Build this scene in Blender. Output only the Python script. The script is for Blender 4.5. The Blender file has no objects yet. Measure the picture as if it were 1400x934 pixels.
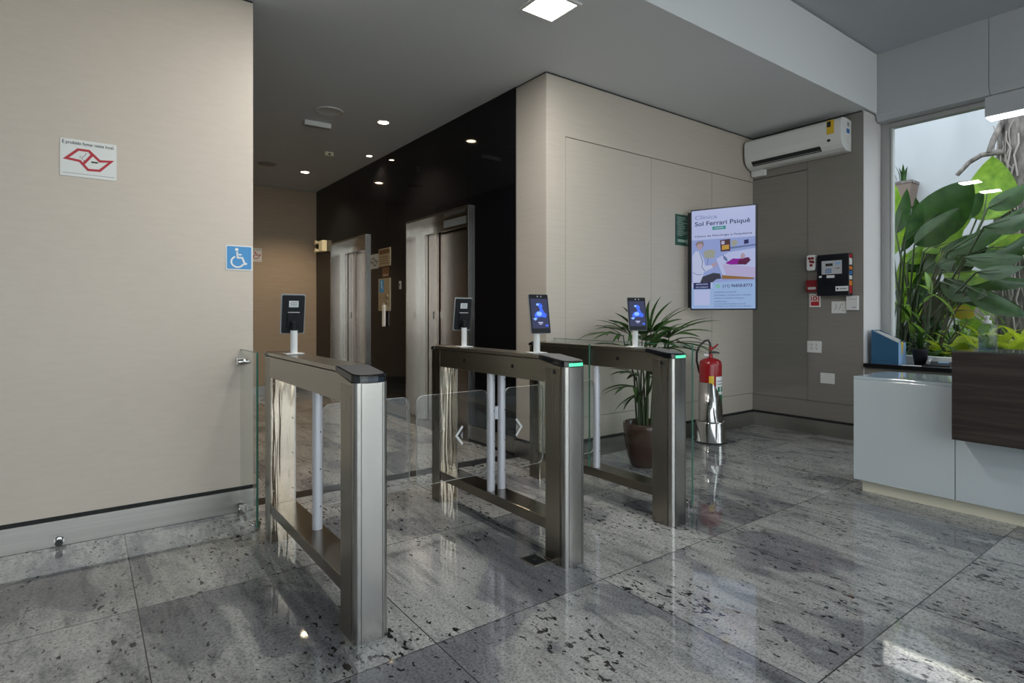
import bpy, bmesh, math, random
from mathutils import Vector, Matrix

random.seed(7)
SC = bpy.context.scene
COL = SC.collection
PI = math.pi
R = math.radians

# ------------------------------------------------------------------ camera
EYE = 1.15
FPX = 788.0                      # focal length in pixels of a 1400 px wide frame
YAW = math.atan2(1062.0, 788.0)  # view direction, measured from the wall that runs along +x
FWD = Vector((math.cos(YAW), math.sin(YAW), 0))
RGT = Vector((math.sin(YAW), -math.cos(YAW), 0))
cam = bpy.data.cameras.new('camera')
cam.sensor_width = 36.0
cam.lens = FPX / 1400.0 * 36.0
cam.shift_y = (430.0 - 467.0) / 1400.0
cam.clip_start = 0.05
cam_o = bpy.data.objects.new('camera', cam)
cam_o.location = (0, 0, EYE)
cam_o.rotation_euler = (R(90), 0, YAW - R(90))
COL.objects.link(cam_o)
SC.camera = cam_o


def at(px, py, x):
    """photo pixel -> point on the vertical plane at world x (used to read garden plants off the photo)"""
    d = FWD + RGT * ((px - 700.0) / FPX) + Vector((0, 0, (430.0 - py) / FPX))
    return Vector((0, 0, EYE)) + d * (x / d.x)


# ------------------------------------------------------------------ materials
MATS = {}


def pmat(name, col, rough=0.5, metal=0.0, spec=0.5, emit=None, estr=0.0, coat=0.0, alpha=None):
    m = bpy.data.materials.new(name)
    m.use_nodes = True
    b = m.node_tree.nodes['Principled BSDF']
    b.inputs['Base Color'].default_value = (*col, 1)
    b.inputs['Roughness'].default_value = rough
    b.inputs['Metallic'].default_value = metal
    b.inputs['Specular IOR Level'].default_value = spec
    b.inputs['Coat Weight'].default_value = coat
    if emit:
        b.inputs['Emission Color'].default_value = (*emit, 1)
        b.inputs['Emission Strength'].default_value = estr
    MATS[name] = m
    return m


def N(m, kind, **kw):
    n = m.node_tree.nodes.new(kind)
    for k, v in kw.items():
        setattr(n, k, v)
    return n


def L(m, a, b):
    m.node_tree.links.new(a, b)


def bsdf(m):
    return m.node_tree.nodes['Principled BSDF']


def ramp(m, fac, stops):
    r = N(m, 'ShaderNodeValToRGB')
    e = r.color_ramp.elements
    while len(e) < len(stops):
        e.new(0.5)
    for el, (p, c) in zip(e, stops):
        el.position = p
        el.color = (*c, 1) if len(c) == 3 else c
    L(m, fac, r.inputs['Fac'])
    return r.outputs['Color']


def noise(m, vec, scale, detail=4, rough=0.55, dist=0.0):
    n = N(m, 'ShaderNodeTexNoise')
    n.inputs['Scale'].default_value = scale
    n.inputs['Detail'].default_value = detail
    n.inputs['Roughness'].default_value = rough
    n.inputs['Distortion'].default_value = dist
    L(m, vec, n.inputs['Vector'])
    return n


def mapping(m, scale, rot=(0, 0, 0)):
    tc = N(m, 'ShaderNodeTexCoord')
    mp = N(m, 'ShaderNodeMapping')
    mp.inputs['Scale'].default_value = scale
    mp.inputs['Rotation'].default_value = rot
    L(m, tc.outputs['Object'], mp.inputs['Vector'])
    return mp.outputs['Vector']


def mixc(m, fac, a, b, mode='MIX'):
    n = N(m, 'ShaderNodeMix', data_type='RGBA', blend_type=mode)
    for sock, v in ((n.inputs[0], fac), (n.inputs[6], a), (n.inputs[7], b)):
        if isinstance(v, (int, float)):
            sock.default_value = v
        elif isinstance(v, tuple):
            sock.default_value = (*v, 1)
        else:
            L(m, v, sock)
    return n.outputs[2]


def math_n(m, op, a, b=None, c=None):
    n = N(m, 'ShaderNodeMath', operation=op)
    for s, v in zip(n.inputs, (a, b, c)):
        if v is None:
            continue
        if isinstance(v, (int, float)):
            s.default_value = v
        else:
            L(m, v, s)
    return n.outputs[0]


def bump(m, height, strength, dist=0.001):
    b = N(m, 'ShaderNodeBump')
    b.inputs['Strength'].default_value = strength
    b.inputs['Distance'].default_value = dist
    L(m, height, b.inputs['Height'])
    L(m, b.outputs['Normal'], bsdf(m).inputs['Normal'])


def streaked(name, c1, c2, scale, rough, metal=0.0, spec=0.5, bstr=0.0, rvar=0.0):
    m = pmat(name, c1, rough, metal, spec)
    v = mapping(m, scale)
    n = noise(m, v, 1.0, 5, 0.6)
    L(m, ramp(m, n.outputs['Fac'], [(0.3, c1), (0.7, c2)]), bsdf(m).inputs['Base Color'])
    if rvar:
        r = math_n(m, 'MULTIPLY_ADD', n.outputs['Fac'], rvar, rough - rvar / 2)
        L(m, r, bsdf(m).inputs['Roughness'])
    if bstr:
        bump(m, n.outputs['Fac'], bstr, 0.0006)
    return m


# walls
streaked('panel_beige', (0.47, 0.42, 0.355), (0.505, 0.455, 0.39), (3, 3, 60), 0.42, 0, 0.4)
streaked('panel_left', (0.545, 0.475, 0.40), (0.575, 0.505, 0.428), (9, 3, 40), 0.45, 0, 0.4)
streaked('panel_corridor', (0.42, 0.33, 0.24), (0.46, 0.37, 0.275), (3, 3, 60), 0.5, 0, 0.3)
streaked('panel_grey_shaded', (0.205, 0.190, 0.168), (0.23, 0.213, 0.19), (3, 3, 60), 0.42, 0, 0.4)  # darker panel, with part of the wall's shade put into its colour
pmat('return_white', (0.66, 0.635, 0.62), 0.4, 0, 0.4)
pmat('corridor_dark', (0.040, 0.036, 0.031), 0.4, 0, 0.3)
pmat('gap_black', (0.012, 0.012, 0.012), 0.7)
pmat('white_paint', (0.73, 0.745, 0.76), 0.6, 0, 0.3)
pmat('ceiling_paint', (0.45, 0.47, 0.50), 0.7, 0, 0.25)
pmat('white_plastic', (0.72, 0.72, 0.70), 0.35)
pmat('cream_plastic', (0.75, 0.70, 0.50), 0.45)
pmat('grey_plastic', (0.32, 0.33, 0.33), 0.5)
pmat('black_plastic', (0.012, 0.013, 0.015), 0.3)
pmat('black_gloss', (0.008, 0.009, 0.011), 0.08, 0, 0.6)
pmat('reader_glass', (0.006, 0.007, 0.009), 0.25, 0, 0.12)
pmat('black_matt', (0.010, 0.011, 0.013), 0.5, 0, 0.2)
pmat('pole_grey', (0.62, 0.62, 0.66), 0.38, 0.25)
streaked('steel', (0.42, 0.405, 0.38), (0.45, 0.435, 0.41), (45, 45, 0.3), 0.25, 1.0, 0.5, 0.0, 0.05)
streaked('steel_side_shaded', (0.27, 0.25, 0.21), (0.295, 0.275, 0.232), (45, 45, 0.3), 0.27, 1.0, 0.5, 0.0, 0.04)  # darker browner steel, the beige wall's reflection put into the colour
streaked('steel_low_shaded', (0.21, 0.19, 0.158), (0.235, 0.213, 0.18), (45, 0.3, 45), 0.24, 1.0, 0.5, 0.0, 0.04)  # darkened steel, dark reflections and underside shade put into the colour
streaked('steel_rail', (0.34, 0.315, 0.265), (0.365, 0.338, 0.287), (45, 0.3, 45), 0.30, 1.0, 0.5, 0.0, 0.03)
streaked('steel_door', (0.40, 0.35, 0.31), (0.42, 0.372, 0.33), (25, 25, 0.3), 0.26, 1.0, 0.5, 0.0, 0.05)
streaked('steel_frame', (0.44, 0.42, 0.385), (0.465, 0.443, 0.408), (25, 25, 0.3), 0.22, 1.0, 0.5, 0.0, 0.05)
streaked('steel_base', (0.31, 0.295, 0.27), (0.36, 0.345, 0.32), (0.8, 0.8, 60), 0.33, 1.0, 0.5, 0.0, 0.05)
pmat('chrome', (0.52, 0.51, 0.49), 0.13, 1.0)
m = pmat('steel_polished', (0.54, 0.455, 0.36), 0.10, 1.0)
nv = mapping(m, (26, 26, 2.2))
bump(m, noise(m, nv, 1.0, 1, 0.4, 0.6).outputs['Fac'], 0.55, 0.012)
# black granite
m = pmat('black_granite', (0.006, 0.0065, 0.007), 0.05, 0, 0.22)
nv = mapping(m, (1, 1, 1))
L(m, ramp(m, noise(m, nv, 320, 2, 0.7).outputs['Fac'], [(0.58, (0.004, 0.004, 0.005)), (0.72, (0.03, 0.03, 0.033))]), bsdf(m).inputs['Base Color'])
# wood veneer of the counter box
m = pmat('dark_wood', (0.05, 0.036, 0.03), 0.38)
nv = mapping(m, (5, 1.1, 26))
n1 = noise(m, nv, 1.2, 6, 0.65, 0.6)
L(m, ramp(m, n1.outputs['Fac'], [(0.28, (0.010, 0.007, 0.006)), (0.5, (0.026, 0.018, 0.015)), (0.72, (0.058, 0.042, 0.034))]), bsdf(m).inputs['Base Color'])
pmat('counter_white', (0.50, 0.545, 0.565), 0.12, 0, 0.5, coat=0.3)
pmat('counter_top', (0.46, 0.53, 0.57), 0.05, 0, 0.6)
pmat('kick_cream', (0.62, 0.58, 0.46), 0.5)
pmat('stone_black', (0.008, 0.008, 0.009), 0.3, 0, 0.2)
pmat('stone_sill', (0.20, 0.20, 0.20), 0.12)
pmat('wood_top_glass', (0.05, 0.065, 0.055), 0.05, 0, 0.6)

# granite floor
m = pmat('granite_floor', (0.3, 0.3, 0.3), 0.07, 0, 0.5)
tc = N(m, 'ShaderNodeTexCoord')
sep = N(m, 'ShaderNodeSeparateXYZ')
L(m, tc.outputs['Object'], sep.inputs[0])
fx = math_n(m, 'DIVIDE', math_n(m, 'SUBTRACT', sep.outputs[0], 0.168), 0.82)
fy = math_n(m, 'DIVIDE', math_n(m, 'SUBTRACT', sep.outputs[1], 1.775), 0.90)
ix, iy = math_n(m, 'FLOOR', fx), math_n(m, 'FLOOR', fy)
gx = math_n(m, 'ABSOLUTE', math_n(m, 'SUBTRACT', math_n(m, 'FRACT', fx), 0.5))
gy = math_n(m, 'ABSOLUTE', math_n(m, 'SUBTRACT', math_n(m, 'FRACT', fy), 0.5))
grout = math_n(m, 'GREATER_THAN', math_n(m, 'MAXIMUM', gx, gy), 0.4975)
cid = N(m, 'ShaderNodeCombineXYZ')
L(m, ix, cid.inputs[0]); L(m, iy, cid.inputs[1])
wn = N(m, 'ShaderNodeTexWhiteNoise', noise_dimensions='3D')
L(m, cid.outputs[0], wn.inputs['Vector'])
off = N(m, 'ShaderNodeVectorMath', operation='SCALE')
L(m, wn.outputs['Color'], off.inputs[0]); off.inputs['Scale'].default_value = 17.0
addv = N(m, 'ShaderNodeVectorMath', operation='ADD')
L(m, tc.outputs['Object'], addv.inputs[0]); L(m, off.outputs[0], addv.inputs[1])
strm = N(m, 'ShaderNodeMapping')
strm.inputs['Scale'].default_value = (1.9, 1.0, 1.0)
strm.inputs['Rotation'].default_value = (0, 0, R(14))
L(m, addv.outputs[0], strm.inputs['Vector'])
V = strm.outputs['Vector']
big = noise(m, V, 1.25, 4, 0.5, 0.55)
fine = noise(m, addv.outputs[0], 105, 3, 0.75)
vmap = N(m, 'ShaderNodeMapping')
vmap.inputs['Scale'].default_value = (4.2, 0.75, 1.0)
vmap.inputs['Rotation'].default_value = (0, 0, R(12))
L(m, addv.outputs[0], vmap.inputs['Vector'])
vein = noise(m, vmap.outputs['Vector'], 3.4, 6, 0.68, 0.9)
base = ramp(m, big.outputs['Fac'], [(0.30, (0.145, 0.149, 0.160)), (0.425, (0.185, 0.189, 0.198)), (0.445, (0.27, 0.275, 0.268)), (0.60, (0.35, 0.353, 0.343)), (0.70, (0.24, 0.246, 0.248))])
veinc = ramp(m, vein.outputs['Fac'], [(0.32, (0.40, 0.41, 0.43)), (0.43, (0.80, 0.81, 0.82)), (0.50, (1, 1, 1)), (0.68, (1.18, 1.18, 1.15))])
c = mixc(m, 0.75, base, veinc, 'MULTIPLY')
spk = ramp(m, fine.outputs['Fac'], [(0.34, (0.36, 0.36, 0.37)), (0.49, (1, 1, 1)), (0.66, (1.28, 1.28, 1.26))])
c = mixc(m, 0.85, c, spk, 'MULTIPLY')
fl1 = noise(m, V, 24.0, 3, 0.6, 0.4)
fl2 = noise(m, V, 1.7, 2, 0.5, 0.3)
fk = math_n(m, 'ADD', fl1.outputs['Fac'], math_n(m, 'MULTIPLY', math_n(m, 'SUBTRACT', fl2.outputs['Fac'], 0.5), 0.30))
fk = ramp(m, fk, [(0.622, (0, 0, 0)), (0.645, (1, 1, 1))])
c = mixc(m, fk, c, (0.018, 0.018, 0.02))
c = mixc(m, grout, c, (0.035, 0.035, 0.036))
L(m, c, bsdf(m).inputs['Base Color'])
L(m, math_n(m, 'MULTIPLY_ADD', fine.outputs['Fac'], 0.03, 0.022), bsdf(m).inputs['Roughness'])


def glass(name, tint, refl_ior=1.5):
    m = bpy.data.materials.new(name)
    m.use_nodes = True
    nt = m.node_tree
    nt.nodes.clear()
    out = nt.nodes.new('ShaderNodeOutputMaterial')
    tr = nt.nodes.new('ShaderNodeBsdfTransparent'); tr.inputs[0].default_value = (*tint, 1)
    gl = nt.nodes.new('ShaderNodeBsdfGlossy'); gl.inputs['Roughness'].default_value = 0.01
    fr = nt.nodes.new('ShaderNodeFresnel')
    ge = nt.nodes.new('ShaderNodeNewGeometry')          # same reflectance on both sides of a pane
    io = nt.nodes.new('ShaderNodeMath'); io.operation = 'MULTIPLY_ADD'
    nt.links.new(ge.outputs['Backfacing'], io.inputs[0]); io.inputs[1].default_value = 1.0 / refl_ior - refl_ior; io.inputs[2].default_value = refl_ior
    nt.links.new(io.outputs[0], fr.inputs[0])
    mx = nt.nodes.new('ShaderNodeMixShader')
    nt.links.new(fr.outputs[0], mx.inputs[0]); nt.links.new(tr.outputs[0], mx.inputs[1]); nt.links.new(gl.outputs[0], mx.inputs[2])
    nt.links.new(mx.outputs[0], out.inputs[0])
    MATS[name] = m
    return m


glass('clear_glass', (0.965, 0.985, 0.975), 1.4)
glass('window_glass', (0.97, 0.985, 0.98), 1.35)
glass('acrylic', (0.955, 0.965, 0.965), 1.45)
glass('gel_clear', (0.62, 0.68, 0.82), 1.34)
glass('bottle_clear', (0.88, 0.92, 0.97), 1.5)
pmat('glass_edge', (0.045, 0.15, 0.105), 0.15, 0, 0.5)
pmat('acrylic_edge', (0.62, 0.64, 0.63), 0.25)

# coloured paints and plastics
for nm, col, ro in (('ink_black', (0.02, 0.02, 0.022), 0.5), ('ink_grey', (0.30, 0.31, 0.32), 0.5), ('ink_red', (0.42, 0.012, 0.025), 0.45),
                    ('sign_white', (0.70, 0.71, 0.68), 0.4), ('sign_blue', (0.035, 0.24, 0.52), 0.4), ('sign_green', (0.018, 0.075, 0.05), 0.4),
                    ('sign_green_text', (0.30, 0.40, 0.35), 0.5), ('sticker_yellow', (0.72, 0.47, 0.03), 0.4), ('sticker_blue', (0.03, 0.17, 0.45), 0.4),
                    ('sticker_orange', (0.75, 0.22, 0.02), 0.4), ('extinguisher_red', (0.27, 0.008, 0.012), 0.25), ('alarm_red', (0.20, 0.012, 0.018), 0.35),
                    ('label_white', (0.75, 0.76, 0.76), 0.4), ('label_green', (0.01, 0.15, 0.055), 0.4), ('rubber', (0.012, 0.012, 0.013), 0.45),
                    ('pot_brown', (0.055, 0.028, 0.020), 0.22), ('soil', (0.05, 0.03, 0.018), 0.9), ('paper', (0.66, 0.66, 0.64), 0.6),
                    ('plate_gold', (0.42, 0.36, 0.25), 0.35), ('brown_label', (0.10, 0.045, 0.015), 0.5), ('panel_navy', (0.008, 0.009, 0.014), 0.28),
                    ('navy_text', (0.03, 0.035, 0.10), 0.4), ('holder_blue', (0.022, 0.10, 0.20), 0.4), ('holder_light', (0.26, 0.42, 0.66), 0.4),
                    ('alu_frame', (0.36, 0.36, 0.35), 0.4), ('alu_bright', (0.62, 0.63, 0.62), 0.35), ('header_grey', (0.46, 0.475, 0.49), 0.55),
                    ('fixture_grey', (0.30, 0.315, 0.33), 0.45), ('extrusion', (0.48, 0.49, 0.50), 0.4)):
    pmat(nm, col, ro)
MATS['plate_gold'].node_tree.nodes['Principled BSDF'].inputs['Metallic'].default_value = 0.6


def emis(name, col, s):
    return pmat(name, (0.01, 0.01, 0.01), 0.25, 0, 0.4, col, s)


emis('lamp_white', (1.0, 0.98, 0.95), 14.0)
emis('lamp_warm', (1.0, 0.80, 0.55), 30.0)
emis('lamp_strip', (0.95, 0.98, 1.0), 3.0)
emis('led_green', (0.10, 0.95, 0.45), 1.0)
for nm, col in (('scr_white', (0.56, 0.63, 0.95)), ('scr_sky', (0.38, 0.55, 0.88)), ('scr_pale', (0.34, 0.43, 0.80)), ('scr_navy', (0.03, 0.035, 0.13)),
                ('scr_ink', (0.05, 0.055, 0.16)), ('scr_grey', (0.30, 0.36, 0.60)), ('scr_green', (0.04, 0.33, 0.28)), ('scr_lime', (0.25, 0.62, 0.48)),
                ('scr_skin', (0.50, 0.38, 0.46)), ('scr_hair', (0.30, 0.22, 0.24)), ('scr_shirt', (0.60, 0.66, 0.92)), ('scr_fold', (0.16, 0.22, 0.42)),
                ('scr_trouser', (0.05, 0.055, 0.085)), ('scr_wood', (0.33, 0.17, 0.06)), ('scr_purple', (0.30, 0.02, 0.36)), ('scr_maroon', (0.12, 0.02, 0.07)),
                ('scr_cushion', (0.40, 0.42, 0.36)), ('scr_rosy', (0.55, 0.50, 0.78)), ('scr_shelf', (0.09, 0.05, 0.06)), ('scr_lamp', (0.62, 0.36, 0.07))):
    emis(nm, col, 0.47)
def screen_gloss(nm, sp, ro):
    bsdf(MATS[nm]).inputs['Specular IOR Level'].default_value = sp
    bsdf(MATS[nm]).inputs['Roughness'].default_value = ro
for nm, col, s in (('term_bg', (0.03, 0.034, 0.09), 0.7), ('term_blue', (0.04, 0.12, 0.75), 0.9), ('term_light', (0.20, 0.38, 0.95), 1.0), ('term_text', (0.45, 0.50, 0.75), 0.8)):
    emis(nm, col, s)
for nm in ('term_bg', 'term_blue', 'term_light', 'term_text'):
    screen_gloss(nm, 0.12, 0.3)
for nm in [k for k in MATS if k.startswith('scr_')]:
    screen_gloss(nm, 0.25, 0.2)
emis('indicator_red', (0.5, 0.02, 0.06), 0.4)


def leafmat(name, dark, light, trans, rough=0.35):
    m = pmat(name, dark, rough, 0, 0.28)
    v = mapping(m, (1, 1, 1))
    n = noise(m, v, 9, 7, 0.65)
    colr = ramp(m, n.outputs['Fac'], [(0.3, dark), (0.7, light)])
    L(m, colr, bsdf(m).inputs['Base Color'])
    t = N(m, 'ShaderNodeBsdfTranslucent')
    tcol = mixc(m, 1.0, colr, (1.0, 1.0, 0.5), 'MULTIPLY')
    L(m, tcol, t.inputs[0])
    mx = N(m, 'ShaderNodeMixShader'); mx.inputs[0].default_value = trans
    out = [x for x in m.node_tree.nodes if x.type == 'OUTPUT_MATERIAL'][0]
    L(m, bsdf(m).outputs[0], mx.inputs[1]); L(m, t.outputs[0], mx.inputs[2]); L(m, mx.outputs[0], out.inputs[0])
    return m


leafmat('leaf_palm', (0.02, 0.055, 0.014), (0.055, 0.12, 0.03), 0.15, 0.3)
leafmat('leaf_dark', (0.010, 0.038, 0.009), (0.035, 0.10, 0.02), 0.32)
leafmat('leaf_bright', (0.10, 0.25, 0.02), (0.34, 0.55, 0.06), 0.5)  # yellower leaves, lightened further to stand in for missing sunlight
leafmat('leaf_yellow', (0.30, 0.44, 0.05), (0.60, 0.66, 0.09), 0.45)  # yellow-green foliage, with some sunlight added into the colour
leafmat('leaf_strap', (0.13, 0.27, 0.05), (0.27, 0.42, 0.12), 0.4)  # green straps, colour raised to replace sun on the bed
leafmat('leaf_gold', (0.60, 0.48, 0.05), (0.68, 0.56, 0.06), 0.4)
pmat('stem_green', (0.045, 0.07, 0.025), 0.5)
pmat('stem_brown', (0.09, 0.07, 0.045), 0.7)
streaked('bark', (0.05, 0.045, 0.042), (0.24, 0.22, 0.205), (22, 22, 5), 0.9, 0, 0.2, 1.0)
pmat('fibre', (0.30, 0.27, 0.25), 0.9)
streaked('outer_plaster', (0.34, 0.36, 0.38), (0.40, 0.42, 0.44), (4, 2.2, 0.5), 0.85, 0, 0.2)
streaked('outer_brown', (0.20, 0.165, 0.16), (0.28, 0.235, 0.23), (3, 3, 3), 0.85, 0, 0.2)
streaked('earth', (0.03, 0.025, 0.015), (0.06, 0.05, 0.03), (6, 6, 6), 0.95, 0, 0.1)
pmat('paving', (0.42, 0.41, 0.39), 0.8)
pmat('terracotta', (0.15, 0.11, 0.09), 0.7)


# ------------------------------------------------------------------ mesh helpers
class MB:
    def __init__(self):
        self.v, self.f, self.mi, self.sm, self.mats = [], [], [], [], []

    def slot(self, mat):
        if mat not in self.mats:
            self.mats.append(mat)
        return self.mats.index(mat)

    def add(self, verts, faces, mat, smooth=False):
        o = len(self.v)
        self.v += [Vector(p) for p in verts]
        s = self.slot(mat)
        for f in faces:
            self.f.append([o + i for i in f]); self.mi.append(s); self.sm.append(smooth)
        return self

    def box(self, a, b, mat):
        x0, x1 = sorted((a[0], b[0])); y0, y1 = sorted((a[1], b[1])); z0, z1 = sorted((a[2], b[2]))
        v = [(x0, y0, z0), (x1, y0, z0), (x1, y1, z0), (x0, y1, z0), (x0, y0, z1), (x1, y0, z1), (x1, y1, z1), (x0, y1, z1)]
        f = [(0, 3, 2, 1), (4, 5, 6, 7), (0, 1, 5, 4), (1, 2, 6, 5), (2, 3, 7, 6), (3, 0, 4, 7)]
        return self.add(v, f, mat)

    def prism(self, poly, axis, a, b, mat, smooth=False, capmat=None):
        """poly: 2-D outline in the two other axes (x: yz, y: xz, z: xy), swept along axis from a to b"""
        def p3(p, t):
            return {'x': (t, p[0], p[1]), 'y': (p[0], t, p[1]), 'z': (p[0], p[1], t)}[axis]
        n = len(poly)
        v = [p3(p, a) for p in poly] + [p3(p, b) for p in poly]
        self.add(v, [(i, (i + 1) % n, n + (i + 1) % n, n + i) for i in range(n)], mat, smooth)
        self.add(v, [tuple(range(n))[::-1], tuple(range(n, 2 * n))], capmat or mat)
        return self

    def cyl(self, p0, p1, r0, mat, r1=None, seg=20, caps=True):
        return self.tube([p0, p1], [r0, r0 if r1 is None else r1], mat, seg, caps)

    def tube(self, pts, rad, mat, seg=10, caps=True):
        pts = [Vector(p) for p in pts]
        if not isinstance(rad, (list, tuple)):
            rad = [rad] * len(pts)
        rings = []
        t0 = (pts[1] - pts[0]).normalized()
        ref = Vector((0, 0, 1)) if abs(t0.z) < 0.9 else Vector((1, 0, 0))
        u = t0.cross(ref).normalized()
        for i, p in enumerate(pts):
            t = (pts[min(i + 1, len(pts) - 1)] - pts[max(i - 1, 0)]).normalized()
            u = (u - t * u.dot(t)).normalized()
            w = t.cross(u)
            rings.append([p + (u * math.cos(2 * PI * k / seg) + w * math.sin(2 * PI * k / seg)) * rad[i] for k in range(seg)])
        v = [q for r in rings for q in r]
        f = []
        for i in range(len(pts) - 1):
            for k in range(seg):
                k2 = (k + 1) % seg
                f.append((i * seg + k, i * seg + k2, (i + 1) * seg + k2, (i + 1) * seg + k))
        self.add(v, f, mat, True)
        if caps:
            self.add(rings[0], [tuple(range(seg))[::-1]], mat)
            self.add(rings[-1], [tuple(range(seg))], mat)
        return self

    def lathe(self, prof, mat, c=(0, 0, 0), seg=32, smooth=True):
        v, f = [], []
        for r, z in prof:
            for k in range(seg):
                a = 2 * PI * k / seg
                v.append((c[0] + r * math.cos(a), c[1] + r * math.sin(a), c[2] + z))
        for i in range(len(prof) - 1):
            for k in range(seg):
                k2 = (k + 1) % seg
                f.append((i * seg + k, i * seg + k2, (i + 1) * seg + k2, (i + 1) * seg + k))
        return self.add(v, f, mat, smooth)

    def sphere(self, c, r, mat, sc=(1, 1, 1), seg=16, rings=10):
        prof = [(max(1e-4, r * math.sin(PI * i / rings)), -r * math.cos(PI * i / rings)) for i in range(rings + 1)]
        o = len(self.v)
        self.lathe(prof, mat, (0, 0, 0), seg)
        for i in range(o, len(self.v)):
            p = self.v[i]
            self.v[i] = Vector((c[0] + p.x * sc[0], c[1] + p.y * sc[1], c[2] + p.z * sc[2]))
        return self

    # flat art on a vertical face: local x right, z up, facing -y
    def poly(self, pts, y, mat):
        return self.add([(p[0], y, p[1]) for p in pts], [tuple(range(len(pts)))], mat)

    def rect(self, x0, z0, x1, z1, y, mat):
        return self.poly([(x0, z0), (x1, z0), (x1, z1), (x0, z1)], y, mat)

    def disc(self, cx, cz, r, y, mat, seg=24, rz=None):
        rz = rz or r
        return self.poly([(cx + r * math.cos(2 * PI * k / seg), cz + rz * math.sin(2 * PI * k / seg)) for k in range(seg)], y, mat)

    def ribbon(self, pts, w, y, mat, closed=False):
        n = len(pts)
        P = [Vector((p[0], p[1])) for p in pts]
        Ls, Rs = [], []
        for i in range(n):
            if closed:
                a, b = P[(i - 1) % n], P[(i + 1) % n]
            else:
                a, b = P[max(i - 1, 0)], P[min(i + 1, n - 1)]
            d1 = (P[i] - a).normalized() if (P[i] - a).length > 1e-9 else (b - P[i]).normalized()
            d2 = (b - P[i]).normalized() if (b - P[i]).length > 1e-9 else d1
            t = (d1 + d2).normalized()
            nn = Vector((-t.y, t.x))
            k = w / 2 / max(0.4, nn.dot(Vector((-d2.y, d2.x))))
            Ls.append(P[i] + nn * k); Rs.append(P[i] - nn * k)
        v = [(p.x, y, p.y) for p in Ls] + [(p.x, y, p.y) for p in Rs]
        f = []
        for i in range(n if closed else n - 1):
            j = (i + 1) % n
            f.append((i, n + i, n + j, j))
        return self.add(v, f, mat)

    def leaf(self, base, tip, width, mat, droop=0.15, fold=0.25, up=Vector((0, 0, 1)), nl=8, shape=0.8, side=None):
        base, tip = Vector(base), Vector(tip)
        ax = tip - base
        ln = ax.length
        t = ax.normalized()
        s = side.copy() if side is not None else t.cross(up)
        if s.length < 1e-3:
            s = t.cross(Vector((1, 0.2, 0)))
        s = (s - t * s.dot(t)).normalized()
        nrm = s.cross(t).normalized()
        v, f = [], []
        for i in range(nl + 1):
            q = i / nl
            w = width * 0.5 * (math.sin(PI * min(1.0, q ** shape)) ** 0.75 if 0 < q < 1 else 0.02)
            cpt = base + ax * q + nrm * (droop * ln * (4 * q * (1 - q)))
            for j in (-1, -0.5, 0, 0.5, 1):
                wav = 0.03 * w * math.sin(9 * q + j * 2)
                v.append(cpt + s * (w * j) + nrm * (fold * abs(j) * w + wav))
        for i in range(nl):
            for j in range(4):
                a = i * 5 + j
                f.append((a, a + 1, a + 6, a + 5))
        return self.add(v, f, mat, True)

    def build(self, name, parent=None, loc=None, rot=None, bevel=0.0, seg=2):
        me = bpy.data.meshes.new(name)
        me.from_pydata([tuple(p) for p in self.v], [], self.f)
        for mm in self.mats:
            me.materials.append(MATS[mm])
        for i, p in enumerate(me.polygons):
            p.material_index = self.mi[i]
            p.use_smooth = self.sm[i]
        me.update()
        bm = bmesh.new(); bm.from_mesh(me)
        bmesh.ops.remove_doubles(bm, verts=bm.verts, dist=1e-6) if bevel else None
        if bevel:
            bmesh.ops.recalc_face_normals(bm, faces=bm.faces)
        bm.to_mesh(me); bm.free()
        o = bpy.data.objects.new(name, me)
        COL.objects.link(o)
        if parent is not None:
            o.parent = parent
        if loc is not None:
            o.location = loc
        if rot is not None:
            o.rotation_euler = rot
        if bevel:
            b = o.modifiers.new('bevel', 'BEVEL'); b.width = bevel; b.segments = seg; b.limit_method = 'ANGLE'; b.angle_limit = R(40)
        return o


def text(name, s, size, x, z, y, mat, parent, align='LEFT', width=None, sx=1.0, weight=0.015):
    cu = bpy.data.curves.new(name, 'FONT')
    cu.body = s; cu.size = size; cu.align_x = align; cu.align_y = 'CENTER'
    cu.resolution_u = 3
    cu.offset = size * weight
    t = bpy.data.objects.new(name, cu)
    me = bpy.data.meshes.new_from_object(t)
    bpy.data.objects.remove(t)
    xs = [v.co.x for v in me.vertices]
    k = sx
    if width and xs:
        k = width / (max(xs) - min(xs))
    me.transform(Matrix.Translation((x, y, z)) @ Matrix.Rotation(R(90), 4, 'X') @ Matrix.Diagonal((k, 1, 1, 1)))
    me.materials.clear(); me.materials.append(MATS[mat])
    o = bpy.data.objects.new(name, me)
    COL.objects.link(o)
    o.parent = parent
    return o


def tag(o, label, cat, group=None):
    o['label'] = label; o['category'] = cat
    if group:
        o['group'] = group
    return o


def struct(o):
    o['kind'] = 'structure'
    return o


def thing(name, label, cat, loc, rz=0.0, group=None):
    o = bpy.data.objects.new(name, None)
    COL.objects.link(o)
    o.location = loc; o.rotation_euler = (0, 0, rz); o.empty_display_size = 0.1
    return tag(o, label, cat, group)


def sempty(name, loc=(0, 0, 0), rz=0.0):
    o = bpy.data.objects.new(name, None)
    COL.objects.link(o)
    o.location = loc; o.rotation_euler = (0, 0, rz)
    return struct(o)


def roundrect(x0, z0, x1, z1, r, seg=5):
    pts = []
    for cx, cz, a0 in ((x1 - r, z0 + r, -90), (x1 - r, z1 - r, 0), (x0 + r, z1 - r, 90), (x0 + r, z0 + r, 180)):
        for k in range(seg + 1):
            a = R(a0 + 90 * k / seg)
            pts.append((cx + r * math.cos(a), cz + r * math.sin(a)))
    return pts


FACE_X = -PI / 2      # rotation of things mounted on a wall that faces -x

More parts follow.
